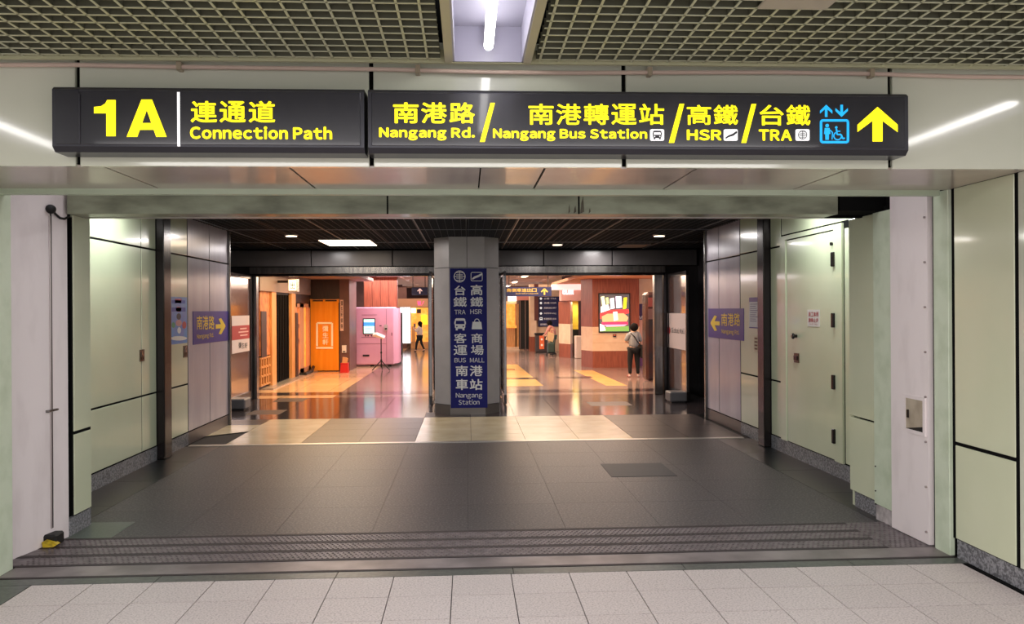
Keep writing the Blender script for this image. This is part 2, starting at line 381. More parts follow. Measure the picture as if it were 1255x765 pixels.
# shop floor beyond the doors (joints in the material: the pieces are under ten pixels)
def tilemat(name, c1, c2, rough, sx=.75, sy=.75):
    m = mat(name, c1, rough + .1); nt = m.node_tree; b = nt.nodes['Principled BSDF']
    br = nt.nodes.new('ShaderNodeTexBrick'); br.offset = 0; br.inputs['Scale'].default_value = 1; br.inputs['Brick Width'].default_value = sx; br.inputs['Row Height'].default_value = sy
    br.inputs['Mortar Size'].default_value = .006; br.inputs['Color1'].default_value = lin(c1); br.inputs['Color2'].default_value = lin(c2); br.inputs['Mortar'].default_value = lin(tuple(int(x * .6) for x in c1))
    g = nt.nodes.new('ShaderNodeNewGeometry'); nt.links.new(g.outputs['Position'], br.inputs['Vector']); nt.links.new(br.outputs['Color'], b.inputs['Base Color']); return m
f_cream = tilemat('shop_floor_cream', (220, 184, 146), (210, 172, 134), .04)
f_grey = tilemat('shop_floor_grey', (120, 106, 100), (110, 96, 92), .05)
f_rose = tilemat('shop_floor_rose', (150, 130, 122), (140, 120, 112), .04)
piece('shop_floor_cream', -4.7, -2.7, 16.75, 44, f_cream); piece('shop_floor_grey', -2.7, -.4, 16.75, 44, f_grey)
piece('shop_floor_rose', -.4, 9, 16.75, 44, f_rose)
piece('dark_gloss_band', -4.7, 4.7, 17.3, 17.9, gloss_fl, z=.002)
for q_ in (((614, 447), (634, 447), (666, 473), (614, 474)), ((703, 454), (726, 454), (769, 473), (743.5, 473))):
    MB().prism([fl(u, v) for u, v in q_], (0, 0, .003)).build('cream_floor_inlay', mat('amber_stone', (240, 196, 120), .16, rgb2=(230, 182, 104), scale=2), floor)
for x0, y0 in ((.9, 20.6), (2.3, 20.8), (.5, 23.8)): piece('dark_floor_inlay', x0, x0 + .9, y0, y0 + .5, gloss_fl, z=.004)
# ---- fascia above the opening
wf = struct('wall_front', MB().box(-9, 9, YF + .03, 5.66, ZS + .02, 3.6).box(-9, -3.46, YF + .03, 5.5, 0, ZS + .02).box(3.86, 9, YF + .03, 5.5, 0, ZS + .02).box(-9, XL - .03, YF + .002, YF + .03, 0, .13).box(XR + .03, 9, YF + .002, YF + .03, 0, .13), gap)
for a, b in ((-9, -6.4), (-6.4, -4.32), (-4.32, -2.205), (-2.18, -.555), (-.53, .915), (.94, 2.52), (2.545, 4.6), (4.62, 6.7), (6.72, 9)):
    low = 3.1 if -2.3 < a < 2.53 else 3.1
    o = MB().chbox(a, b, YF, YF + .03, ZS, 3.30, .004).build('fascia_panel', mint_pale, wf)
for a, b in ((-9, XL - .025), (XR + .025, 9)):
    for i in range(5):
        w_ = (b - a) / 5; MB().chbox(a + i * w_ + .01, a + (i + 1) * w_ - .01, YF, YF + .03, .14, ZS - .01, .004).build('wall_panel', mint, wf)
# soffit panels between the fascia and the lip
sof = struct('ceiling', MB().box(XL - .3, XR + .3, YF + .02, 5.69, ZS + .012, ZS + .02), gap)
for a, b in ((XL, -2.06), (-2.05, -1.02), (-1.01, .085), (.09, .46), (.47, 1.36), (1.37, 2.28), (2.29, XR)):
    MB().box(a, b - .004, YF + .03, 5.66, ZS, ZS + .012).build('soffit_panel', soffit_m, sof)
MB().box(XL - .02, XR - .05, 5.66, 5.72, 2.541, ZS + .05).build('steel_lip', mat('mint_lip', (186, 200, 176), .4), sof)
# door pocket beam behind the lip
bm_o = struct('trim_1', MB().box(-3.08, 3.02, 6.55, 6.84, 2.512, 2.9), beam_m)
MB().box(-3.08, 3.02, 6.80, 6.86, 2.508, 2.53).build('beam_edge', alu, bm_o)
for u_ in (474, 708.5): x_ = atY(u_, 250, 6.55).x; MB().box(x_, x_ + .012, 6.545, 6.56, 2.512, 2.9).build('beam_joint', gap, bm_o)
stain = mat('beam_stain', (60, 52, 40), .6, rgb2=(96, 92, 74), scale=14)
for du, a_, b_ in ((-4, .04, .01), (5, .09, .016), (14, .03, .008), (-11, .05, .007)): x_ = atY(708.5 + du, 250, 6.55).x; MB().prism([(x_ - b_, 6.549, 2.515), (x_ + b_, 6.549, 2.53), (x_ + b_ * .5, 6.549, 2.515 + a_ * 1.6), (x_ - b_ * .4, 6.549, 2.515 + a_)], (0, -.001, 0)).build('rust_stain', stain, bm_o)
struct('trim_2', MB().box(-3.6, 3.8, 6.88, 6.95, 2.52, 3.3).box(3.04, 3.8, 6.56, 6.9, 2.54, 3.0), gap)  # dark blocks added behind the beam to stop leaking light and blacken the void
# ---- left wall
wl = struct('wall_left', MB().box(-4.2, XL - .03, YF + .03, 5.76, 0, ZS).box(-4.2, XL - .004, 6.66, 6.98, .15, 2.5).box(-4.2, -3.3, 5.76, 6.62, 0, 2.9).box(-4.2, XL - .03, 6.62, 6.98, 0, 2.9).box(-4.2, RL - .005, 6.98, 13.02, 0, 3.05), gap)
MB().chbox(XL - .03, XL, YF, 5.80, .0, ZS, .004).build('painted_jamb', mint_paint, wl)
wp = MB().prism([(-3.29, 5.83, 0.0), (-3.25, 5.83, 0), (-3.105, 6.60, 0), (-3.145, 6.60, 0)], (0, 0, 2.9)).build('white_plate', white_p, wl)
def yq(u, X): return atX(u, 400, X).y
yA = yq(110, XL)
MB().chbox(XL - .03, XL + .006, 6.68, yA, .81, 2.53, .003).build('wall_panel', mint, wl)
MB().chbox(XL - .03, XL + .006, 6.68, yA, .15, .785, .003).build('wall_panel', mint, wl)
MB().box(XL - .03, XL, 6.60, yA, 0, .14).build('granite_skirting', granite, wl)
MB().box(-4.0, XL - .02, yA - .01, yA + .03, 0, 2.9).build('jamb_return', mint, wl)
def wallpan(y0, y1, z0, z1, X, s, m, w, name='wall_panel', t=.02):
    g = .010; x0, x1 = (X - t, X) if s < 0 else (X, X + t)
    return MB().chbox(x0, x1, y0 + g, y1 - g, z0 + g, z1 - g, .003).build(name, m, w)
for y0, y1 in ((yA + .03, 9.5), (9.5, 9.94), (10.2, 11.04)):
    wallpan(y0, y1, .165, .80, RL, -1, mint, wl); wallpan(y0, y1, .80, 2.478, RL, -1, mint, wl); wallpan(y0, y1, 2.478, 3.02, RL, -1, mint, wl)
for y0, y1 in ((11.05, 11.97), (11.97, 12.86)):
    wallpan(y0, y1, .165, 2.478, RL, -1, lav, wl); wallpan(y0, y1, 2.478, 3.02, RL, -1, lav, wl)
for y0, y1 in ((yA + .03, 8.5), (8.5, 9.94), (10.2, 11.04)): MB().box(RL - .03, RL + .002, y0 + .003, y1 - .003, 0, .16).build('granite_skirting', granite, wl)
MB().box(RL - .03, RL - .004, 11.05, 12.86, 0, .16).build('steel_skirting', mat('grey_skirting', (112, 100, 96), .4, .3), wl)
MB().chbox(RL - .03, RL + .09, 9.95, 10.19, 0, 3.02, .01).build('dark_post', post_m, wl)
MB().chbox(RL - .03, RL + .03, 12.87, 12.93, 0, 3.02, .008).build('edge_trim', steel, wl)
MB().box(-4.9, RL - .03, 12.93, 13.02, 0, 3.02).build('wall_return', header_m, wl)
# ---- right wall
wr = struct('wall_right', MB().box(XR + .006, 4.3, YF + .03, 6.98, .13, ZS).box(XR + .03, 4.3, YF + .03, 6.98, 0, .13).box(XR + .03, 4.3, 6.3, 7.05, 0, 2.9).box(RR + .005, 4.3, 7.05, 13.02, 0, 3.05), gap)
MB().chbox(XR, XR + .03, 4.945, 5.575, .81, ZS, .003).build('wall_panel', mint, wr)
MB().chbox(XR, XR + .03, 4.945, 5.575, .135, .785, .003).build('wall_panel', mint, wr)
MB().chbox(XR, XR + .03, YF, 4.905, .135, ZS, .003).build('wall_panel', mint_pale, wr)
MB().box(XR + .01, XR + .03, YF, 5.575, 0, .13).build('granite_skirting', granite, wr)
MB().chbox(XR - .02, XR + .02, 5.615, 5.80, 0, ZS, .004).build('painted_jamb', mint_paint, wr)
rp = MB().prism([(3.365, 5.85, .01), (3.35, 6.35, .01), (3.39, 6.35, .01), (3.405, 5.85, .01)], (0, 0, 2.9)).build('white_plate', white_p, wr)
MB().box(3.365, 3.41, 6.37, 6.655, .13, 2.53).build('painted_strip', mint_paint, wr)
MB().box(3.37, 3.41, 6.37, 6.64, 0, .125).build('pale_stone_foot', granite_w, wr)
yB = yq(1041, XR - .01)
MB().chbox(XR - .012, XR + .03, 6.67, yB, .80, 2.53, .003).build('wall_panel', mint, wr)
MB().chbox(XR - .012, XR + .03, 6.67, yB, .14, .785, .003).build('wall_panel', mint, wr)
MB().box(XR + .004, XR + .03, 6.655, yB - .06, 0, .13).build('granite_skirting', granite, wr)
MB().box(XR + .02, 4.2, yB - .02, yB + .02, 0, 2.9).build('jamb_return', mint, wr)
for y0, y1 in ((9.80, 10.15), (10.39, 11.30)):
    for z0, z1 in ((.165, .85), (.85, 2.50), (2.50, 3.02)): wallpan(y0, y1, z0, z1, RR, 1, mint, wr)
wallpan(yB + .03, 8.13, .165, 2.56, RR, 1, mint, wr); wallpan(yB + .03, 9.79, 2.62, 3.02, RR, 1, mint, wr)
for y0, y1 in ((11.31, 12.28), (12.28, 12.9)):
    wallpan(y0, y1, .165, 2.49, RR, 1, lav, wr); wallpan(y0, y1, 2.49, 3.02, RR, 1, lav, wr)
for y0, y1 in ((yB + .03, 8.6), (8.6, 10.15), (10.39, 11.30)): MB().box(RR - .002, RR + .03, y0 + .003, y1 - .003, 0, .16).build('granite_skirting', granite, wr)
MB().box(RR + .004, RR + .03, 11.31, 12.9, 0, .16).build('steel_skirting', MATS['grey_skirting'], wr)
MB().chbox(RR - .09, RR + .03, 10.16, 10.38, 0, 3.02, .01).build('dark_post', post_m, wr)
MB().chbox(RR - .03, RR + .03, 12.91, 12.97, 0, 3.02, .008).build('edge_trim', steel, wr)
MB().box(RR + .03, 4.9, 12.97, 13.05, 0, 3.02).build('wall_return', header_m, wr)
# hall side walls up to the glass doors
for s_, nm in ((-1, 'wall_left'), (1, 'wall_right')):
    struct(nm, MB().box(s_ * 4.75, s_ * 4.95, 12.95, YD + .2, 0, 3.05), mat('hall_side_dark', (52, 48, 50), .3))
# steel service door in the right wall
d1 = thing('door_1', 'pale green steel service door with black hinges in the right passage wall', 'door', (RR, 8.97, .165)); d1['kind'] = 'structure'
def bx(name, m, par, *a, c=0): return (MB().chbox(*a, c) if c else MB().box(*a)).build(name, m, par)
fr = MB().box(RR - .02, RR + .03, 9.62, 9.785, .165, 2.61).box(RR - .02, RR + .03, 8.145, 8.33, .165, 2.61).box(RR - .02, RR + .03, 8.33, 9.62, 2.56, 2.61).build('door_frame', mint, d1)
lf = bx('door_leaf', mint, d1, RR - .008, RR + .02, 8.345, 9.605, .17, 2.55, c=.004)
for zz in (2.25, 1.62, .98, .42): bx('hinge', post_m, d1, RR - .045, RR - .005, 8.30, 8.35, zz - .075, zz + .075, c=.006)
a = atX(975.3, 412, RR - .02)
MB().tube([(RR - .005, a.y, a.z), (RR - .03, a.y, a.z), (RR - .05, a.y, a.z), (RR - .065, a.y, a.z)], [.018, .018, .035, .028], 14).build('knob', dsteel, d1, smooth=True)
a = atX(1021, 299, RR); MB().tube([(RR - .005, a.y, a.z), (RR - .03, a.y, a.z)], .018, 12).build('closer_button', dsteel, d1)
a, b, z0, z1 = Face('X', RR - .008, (-1, 0, 0)).rect(973.8, 433, 979.5, 444.6)
hp = MB().box(RR - .016, RR - .006, b.y, a.y, z0, z1).build('handle_plate', mat('bronze_plate', (88, 62, 48), .35, .6), d1)
MB().box(RR - .03, RR - .016, b.y + .02, a.y - .02, z0 + .03, z1 - .03).build('recessed_pull', post_m, hp)
# ---- inner ceiling over passage and hall
ic = struct('ceiling', MB().box(-5, 5, 6.9, YD + .3, 3.30, 3.34), black)
mb = MB(); x_ = -4.7
while x_ < 4.7: mb.box(x_, x_ + .006, 6.95, 16.55, ZC, ZC + .05); x_ += .11
y_ = 6.98
while y_ < 16.55: mb.box(-4.7, 4.7, y_, y_ + .006, ZC, ZC + .05); y_ += .11
tag(mb.build('open_cell_grid', blackgrid, ic), kind='stuff')
for i in range(-6, 7): MB().box(i * .715 - .007, i * .715 + .007, 6.95, 16.55, ZC - .006, ZC + .04).build('main_tee', blacktee if i % 2 else blackgrid, ic)
for y_ in (10.2, 12.6, 15.0): MB().box(-4.7, 4.7, y_, y_ + .02, ZC - .006, ZC + .04).build('cross_tee', blacktee, ic)
# ---- door header across the hall
hd = struct('trim_3', MB().box(-4.75, 4.75, YD - .12, YD + .15, 2.63, 3.3), gap)
for a, b in ((-4.7, -3.1), (-3.08, -1.49), (-1.47, -.02), (0, 1.55), (1.57, 2.95), (2.97, 4.7)): bx('header_panel', header_m, hd, a, b, YD - .15, YD - .12, 2.64, 2.95, c=.004)
bx('steel_header', steel, hd, -4.3, 4.05, YD - .16, YD + .1, 2.49, 2.625, c=.004)
bx('dark_track', post_m, hd, -4.3, 4.05, YD - .10, YD + .05, 2.44, 2.49)
struct('trim_4', MB().box(-4.75, -4.28, YD - .1, YD + .1, 0, 3.0), dsteel); struct('trim_5', MB().box(4.02, 4.75, YD - .1, YD + .1, 0, 3.0), dsteel)
for i, (ua, ub) in enumerate(((309.4, 316), (525, 534), (607.5, 613), (801, 811))):
    a = atY(ua, 400, YD).x; b = atY(ub, 400, YD).x
    struct('trim_%d' % (6 + i), MB().chbox(a, b, YD - .1, YD + .08, 0, 2.45, .008), steel)
# ================================================================== COLUMN
cx = -.004
oct_pts = [(-.285 + cx, 13.80), (.31 + cx, 13.80), (.55, 14.1), (.55, 14.7), (.31, 15.0), (-.285, 15.0), (-.55, 14.7), (-.55, 14.1)]
clm = thing('clad_column', 'grey steel clad octagonal column standing in the middle of the passage', 'column', (0, 14.4, 0))
def octo(z0, z1, k=1.0): return MB().prism([((p[0]) * k, 14.4 + (p[1] - 14.4) * k, z0) for p in oct_pts], (0, 0, z1 - z0))
octo(0, 2.98, .975).build('core', gap, clm)
for z0, z1, m_, nm in ((.165, 2.455, col_m, 'cladding_panel'), (2.465, 2.975, col_m, 'cladding_panel'), (0, .155, mat('column_plinth', (120, 112, 106), .3, .2), 'plinth_stone')):
    for i in range(8):
        p, q = Vector(oct_pts[i] + (0,)), Vector(oct_pts[(i + 1) % 8] + (0,)); d = (q - p).normalized() * .004; n_ = Vector((d.y, -d.x, 0)).normalized()
        segs = [(p + d, q - d)]
        if i == 0 and z0 > 2: mid = (p + q) / 2; segs = [(p + d, mid - d), (mid + d, q - d)]
        for s0, s1 in segs: MB().prism([s0 + Vector((0, 0, z0)), s1 + Vector((0, 0, z0)), s1 - n_ * .02 + Vector((0, 0, z0)), s0 - n_ * .02 + Vector((0, 0, z0))], (0, 0, z1 - z0)).build(nm, m_, clm)
CF = Face('Y', 13.80, (0, -1, 0))
cs = thing('column_sign', 'tall navy direction board with white writing on the central column', 'sign', (0.03, 13.79, .11))
CF.quad(552, 329, 597, 500, 0, .012).build('board', navy, cs)
for tx, bxs, of in (('台', (557, 350, 570.5, 362), .02), ('鐵', (555.7, 364, 572, 376.2), .012), ('高', (576.8, 349, 591.4, 362), .02), ('鐵', (576.4, 364, 592, 376.2), .012),
                    ('TRA', (557, 379.9, 570.5, 385.3), 0), ('HSR', (576.4, 379.2, 590.5, 385), 0), ('客', (556.5, 408.6, 571.8, 420.7), .015), ('商', (577.7, 408.6, 591.4, 420.7), .015),
                    ('運', (556, 423, 572.7, 435.2), .012), ('場', (577, 423, 592.7, 435), .012), ('BUS', (557, 438.8, 571, 444.2), 0), ('MALL', (576, 438.8, 593.6, 444.2), 0),
                    ('南', (558.5, 447.9, 573.4, 461), .018), ('港', (575.7, 447.9, 591.4, 461), .018), ('車', (558.5, 464.6, 573.7, 478), .018), ('站', (575.7, 464.6, 591.4, 478), .018),
                    ('Nangang', (558.7, 481.6, 591, 489), 0), ('Station', (562, 489.7, 587.5, 495.9), 0)):
    CF.text(tx, *bxs, whp, cs, off=of, k=.015)
def tra_logo(Fc, cx, cy, r, m_, par, k=.014, w=1.2):
    mb = Fc.line(circ(cx, cy, r * .92, n=20), w, k, k + .002, closed=True)
    for dy, hw in ((-.28, .55), (.0, .92), (.28, .55)): Fc.line([(cx - r * hw, cy + r * dy), (cx + r * hw, cy + r * dy)], w * .8, k, k + .002, mb)
    Fc.line([(cx, cy - r * .9), (cx, cy + r * .9)], w * .8, k, k + .002, mb)
    Fc.line([(cx - r * .55, cy - r * .62), (cx + r * .55, cy - r * .62)], w * .7, k, k + .002, mb); Fc.line([(cx - r * .55, cy + r * .62), (cx + r * .55, cy + r * .62)], w * .7, k, k + .002, mb)
    mb.build('rail_logo', m_, par)
tra_logo(CF, 563.3, 339, 7.3, whp, cs)
mb = CF.line(rrect(577.3, 334, 591, 344.4, 1.6), .8, .014, .016, closed=True)
CF.poly([(578.5, 341.5), (581, 339), (586, 337.2), (590.5, 334.8), (591, 337), (587, 339.6), (583, 341), (579, 343)], .014, .017, mb); mb.build('train_pictogram', whp, cs)
def bus_icon(Fc, u0, v0, u1, v1, m_, md, par, k=.014):
    W, H_ = u1 - u0, v1 - v0
    mb = Fc.poly(rrect(u0 + W * .05, v0, u1 - W * .05, v1 - H_ * .14, W * .16), k, k + .002)
    Fc.poly([(u0, v0 + H_ * .25), (u0 + W * .06, v0 + H_ * .25), (u0 + W * .06, v0 + H_ * .5), (u0, v0 + H_ * .5)], k, k + .002, mb); Fc.poly([(u1 - W * .06, v0 + H_ * .25), (u1, v0 + H_ * .25), (u1, v0 + H_ * .5), (u1 - W * .06, v0 + H_ * .5)], k, k + .002, mb)
    for a in (.12, .7): Fc.poly([(u0 + W * a, v1 - H_ * .15), (u0 + W * (a + .18), v1 - H_ * .15), (u0 + W * (a + .18), v1), (u0 + W * a, v1)], k, k + .002, mb)
    mb.build('bus_pictogram', m_, par)
    mb = Fc.poly([(u0 + W * .15, v0 + H_ * .2), (u1 - W * .15, v0 + H_ * .2), (u1 - W * .12, v0 + H_ * .48), (u0 + W * .12, v0 + H_ * .48)], k + .002, k + .003)
    Fc.poly(circ(u0 + W * .22, v0 + H_ * .68, W * .07, n=8), k + .002, k + .003, mb); Fc.poly(circ(u1 - W * .22, v0 + H_ * .68, W * .07, n=8), k + .002, k + .003, mb); mb.build('pictogram_cutout', md, par)
bus_icon(CF, 556.8, 390.2, 571, 405, whp, navy, cs)
mb = CF.poly([(579.2, 394.5), (589.8, 394.5), (590.9, 403.6), (578.1, 403.6)], .014, .016); CF.line(circ(584.5, 394.5, 3, 3.6, n=8, a0=0, a1=180), .9, .014, .016, mb); mb.build('bag_pictogram', whp, cs)
# ================================================================== OVERHEAD SIGNS
SF = Face('Y', 4.62, (0, -1, 0))
def signbox(name, label, x0, x1):
    r = thing(name, label, 'sign', ((x0 + x1) / 2, 4.70, 2.628), 'black overhead signs')
    mb = MB(); y0 = 4.612
    mb.prism([(x0, YF - .002, 2.628 - .0), (x0, y0 + .03, 2.628), (x0, y0, 2.655), (x0, y0, 2.965), (x0, y0 + .02, 2.982), (x0, YF - .002, 2.982)], (x1 - x0, 0, 0)).build('housing', signfr, r)
    MB().chbox(x0 + .02, x1 - .02, y0 - .004, y0 + .01, 2.665, 2.962, .003).build('face_panel', signblk, r)
    return r
s1 = signbox('overhead_sign', 'black hanging sign box reading 1A Connection Path, left of the pair', -2.245, -.562)
s2 = signbox('overhead_sign', 'long black sign box with arrow, lift symbol and Nangang Bus Station', -.541, 2.545)
MB().box(-2.225, -2.10, 4.603, 4.61, 2.668, 2.96).build('end_cover', signblk, s1)
MB().box(-2.10, -2.093, 4.601, 4.61, 2.668, 2.94).build('cover_edge', signfr, s1)
K0 = .014
SF.poly([(132.6, 123.3), (143, 123.3), (143, 167.6), (131.6, 167.6), (131.6, 139.6), (116.6, 139.6), (116.6, 131.8), (125, 131), (130.4, 127.6)], .011, .0145).build('numeral', yellow, s1)
mb = SF.poly([(174.6, 122.8), (187.4, 122.8), (205.3, 168.4), (192.6, 168.4), (181, 135.5), (169.4, 168.4), (156.5, 168.4)], .011, .0145); SF.poly([(172, 151.5), (190, 151.5), (193, 159.8), (169, 159.8)], .0112, .0147, mb); mb.build('lettering', yellow, s1)
SF.quad(218.2, 113.6, 221.6, 180, .01, .014).build('divider_line', white_l, s1)
SF.text('連', 234.6, 124.6, 267, 151, yellow, s1, off=.02, k=K0); SF.text('通', 270, 124.6, 302, 151, yellow, s1, off=.02, k=K0); SF.text('道', 305.5, 124.6, 338, 151, yellow, s1, off=.02, k=K0)
SF.text('Connection Path', 233.8, 155.4, 407.6, 171.5, yellow, s1, off=.042, k=K0)
def chars(Fc, s, u0, v0, u1, v1, m_, par, off, k, gapf=.09):
    n = len(s); w_ = (u1 - u0) / (n - gapf * 1)
    for i, ch in enumerate(s): Fc.text(ch, u0 + i * w_, v0, u0 + i * w_ + w_ * (1 - gapf), v1, m_, par, off=off, k=k)
chars(SF, '南港路', 482, 126.3, 582, 151.9, yellow, s2, .022, K0)
SF.text('Nangang Rd.', 464.9, 156.3, 582, 172.8, yellow, s2, off=.042, k=K0)
chars(SF, '南港轉運站', 647.5, 128, 813.3, 153.7, yellow, s2, .016, K0)
SF.text('Nangang Bus Station', 604, 158, 792.5, 173.8, yellow, s2, off=.042, k=K0)
chars(SF, '高鐵', 840.9, 129.3, 903.5, 153.8, yellow, s2, .016, K0); SF.text('HSR', 840.9, 159.3, 883.4, 172.8, yellow, s2, off=.045, k=K0)
chars(SF, '台鐵', 929.9, 129.3, 992, 154.5, yellow, s2, .016, K0); SF.text('TRA', 928.8, 159.3, 969.4, 173.2, yellow, s2, off=.045, k=K0)
for q in ([(601, 127), (606.5, 127), (594, 174.6), (588, 174.6)], [(832, 128), (837.8, 128), (825.5, 175.7), (819, 175.7)], [(920, 128.2), (925.8, 128.2), (913.5, 175.8), (907.6, 175.8)]):
    SF.poly(q, .011, .015).build('slash', yellow, s2)
for u0, u1 in ((796, 813.3), (886, 903.2), (973.8, 991)): SF.poly(rrect(u0, 159, u1, 173.2, 2), .011, .014).build('symbol_tile', white_l, s2)
dk = mat('dark_pictogram', (40, 40, 46), .5)
bus_icon(SF, 799, 161, 810.4, 171.4, dk, white_l, s2, k=.0145)
SF.poly([(888, 169.5), (891, 167), (897, 164.6), (902, 161), (902.4, 163.5), (898, 167), (892, 168.8), (888.6, 171)], .0145, .016).build('train_pictogram', dk, s2)
tra_logo(SF, 982.4, 166, 5.6, dk, s2, k=.0145, w=.7)
mb = MB(); fr_ = rrect(1003.5, 146.8, 1039.4, 176.4, 2.5)
SF.line(rrect(1005, 148.3, 1037.9, 174.9, 2), 2.8, .011, .015, mb, closed=True)
SF.poly(circ(1012.5, 154.6, 2.2, n=12), .011, .015, mb); SF.poly([(1009.6, 157.5), (1015.4, 157.5), (1016.4, 165), (1014.6, 165), (1014.4, 172), (1010.4, 172), (1010.2, 165), (1008.8, 165)], .011, .015, mb)
SF.line([(1016, 160), (1019, 163), (1018.4, 171.5)], 1, .011, .015, mb)
SF.poly(circ(1023.6, 156.8, 1.5, n=10), .011, .015, mb); SF.line([(1023.8, 158.5), (1024.6, 165.5), (1029.5, 165.5), (1031.5, 170.6), (1034, 170)], 1.7, .011, .015, mb)
SF.line([(1024, 161.5), (1028.5, 161.5)], 1.2, .011, .015, mb); SF.line(circ(1025.3, 167.2, 4.7, n=14, a0=120, a1=350), 1.3, .011, .015, mb)
for cx_, sg in ((1011.3, 1), (1030.2, -1)):
    f_ = lambda y: y if sg > 0 else 273.2 - y
    SF.poly([(cx_ - 7.5, f_(136.5)), (cx_, f_(129.2)), (cx_ + 7.5, f_(136.5)), (cx_ + 7.5, f_(139.8)), (cx_ + 1.5, f_(134.6)), (cx_ + 1.5, f_(144)), (cx_ - 1.5, f_(144)), (cx_ - 1.5, f_(134.6)), (cx_ - 7.5, f_(139.8))], .011, .015, mb)
mb.build('lift_symbol', cyan, s2)
SF.poly([(1074, 131.8), (1098.6, 153.6), (1098.6, 162.4), (1080, 148.6), (1080, 174), (1068, 174), (1068, 148.6), (1049.6, 162.4), (1049.6, 153.6)], .011, .015).build('arrow', yellow, s2)
# ================================================================== CONCOURSE CEILING
cg = struct('ceiling', MB().box(-9, 9, -9, 4.72, 3.52, 3.56), void_m)
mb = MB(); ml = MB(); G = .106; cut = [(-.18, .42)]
ap = fl(928, 10, 3.165); ap2 = fl(1014, 10, 3.165); APX = (ap.x, ap2.x); APY = ap.y
LX = (-3.54, .13, 3.84)            # centre lines of the tube troughs
def intrough(x, y):
    return any(abs(x - lx) < .27 for lx in LX) and ((2.15 < y < 4.7) or (y < .4)) or False
NX = 84
i0 = -64
for i in range(i0, -i0 + 1):
    x_ = i * G
    if abs(x_) > 6.8: continue
    inT = any(abs(x_ - lx) < .27 for lx in LX)
    segs = [(-3, 4.70)]
    if inT: segs = [(.45, 2.1)] + ([(4.16, 4.70)] if abs(x_) > 1 else [])
    elif APX[0] < x_ < APX[1]: segs = [(-3, 3.0), (APY, 4.70)]
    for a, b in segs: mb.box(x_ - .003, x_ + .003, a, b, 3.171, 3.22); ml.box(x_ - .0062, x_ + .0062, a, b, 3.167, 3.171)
y_ = 4.66
while y_ > -3:
    xx = -6.8; stops = sorted([(lx - .27, lx + .27) for lx in LX if not (.45 < y_ < 2.1) and not (abs(lx) > 1 and y_ > 4.16)] + ([APX] if 3.0 < y_ < APY else []))
    for a, b in stops:
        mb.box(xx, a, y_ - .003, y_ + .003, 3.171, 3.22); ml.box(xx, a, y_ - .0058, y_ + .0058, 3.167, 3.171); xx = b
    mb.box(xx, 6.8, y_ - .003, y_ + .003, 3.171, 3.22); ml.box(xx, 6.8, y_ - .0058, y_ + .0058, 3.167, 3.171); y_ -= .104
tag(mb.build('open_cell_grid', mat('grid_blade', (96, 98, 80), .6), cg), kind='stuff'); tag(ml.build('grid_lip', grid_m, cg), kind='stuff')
bx('edge_trim', mat('olive_trim', (178, 178, 142), .5), cg, -9, 9, 4.695, 4.715, 3.155, 3.23)
bx('access_panel', mat('access_panel', (172, 164, 146), .7), cg, *APX, 3.0, APY, 3.16, 3.175, c=.004)
def fixture(lx, y0, y1, label, zt_=3.27):
    r = thing('ceiling_light', label, 'light', (lx, (y0 + y1) / 2, 3.16), 'fluorescent ceiling lights')
    mb = MB(); w_ = .20
    mb.box(lx - w_, lx - w_ + .01, y0, y1, 3.16, 3.36).box(lx + w_ - .01, lx + w_, y0, y1, 3.16, 3.36).box(lx - w_, lx + w_, y0, y1, 3.36, 3.37).box(lx - w_, lx + w_, y1 - .01, y1, 3.16, 3.36).box(lx - w_, lx + w_, y0, y0 + .01, 3.16, 3.36).build('reflector_trough', trough_m, r)
    MB().box(lx - w_ - .045, lx - w_, y0, y1, 3.155, 3.36).box(lx + w_, lx + w_ + .045, y0, y1, 3.155, 3.36).build('side_rail', trough_side, r)
    zt = zt_; MB().tube([(lx, y0 + .35, zt), (lx, y0 + .36, zt), (lx, y1 - .12, zt), (lx, y1 - .10, zt)], [.016, .026, .026, .016], 12).build('fluorescent_tube', tube_m, r, smooth=True)
    for yy in (y0 + .28, y1 - .09): MB().box(lx - .02, lx + .02, yy, yy + .04, 3.24, 3.36).build('lamp_holder', trough_m, r)
    return r
fixture(LX[1], 2.15, 4.69, 'lit fluorescent ceiling trough in the middle above the long sign', 3.215)
fixture(LX[0], 1.75, 3.65, 'fluorescent ceiling trough above left wall, seen reflected in fascia', 3.18)
fixture(LX[2], 2.1, 4.13, 'fluorescent ceiling trough above right wall, seen reflected in fascia', 3.18)
for lx, sx, sy, lab in ((-3.3, .16, 1.4, 'tube light behind the beam above the left passage wall'), (3.45, .16, 1.4, 'tube light behind the beam above the service door'), (0, 1.4, .16, 'tube light behind the beam in the middle of the passage')):
    r = thing('passage_light_fitting', lab, 'light', (lx, 8.3, 2.9), 'tube lights behind the beam'); MB().box(lx - sx / 2, lx + sx / 2, 8.3 - sy / 2, 8.3 + sy / 2, 2.93, 3.0).build('housing', trough_m, r)
    MB().tube([(lx - (sx - .16) / 2, 8.3 - (sy - .16) / 2, 2.918), (lx + (sx - .16) / 2, 8.3 + (sy - .16) / 2, 2.918)], .013, 10).build('tube', mat('tube_soft', (250, 255, 252), .5, emit=6), r)
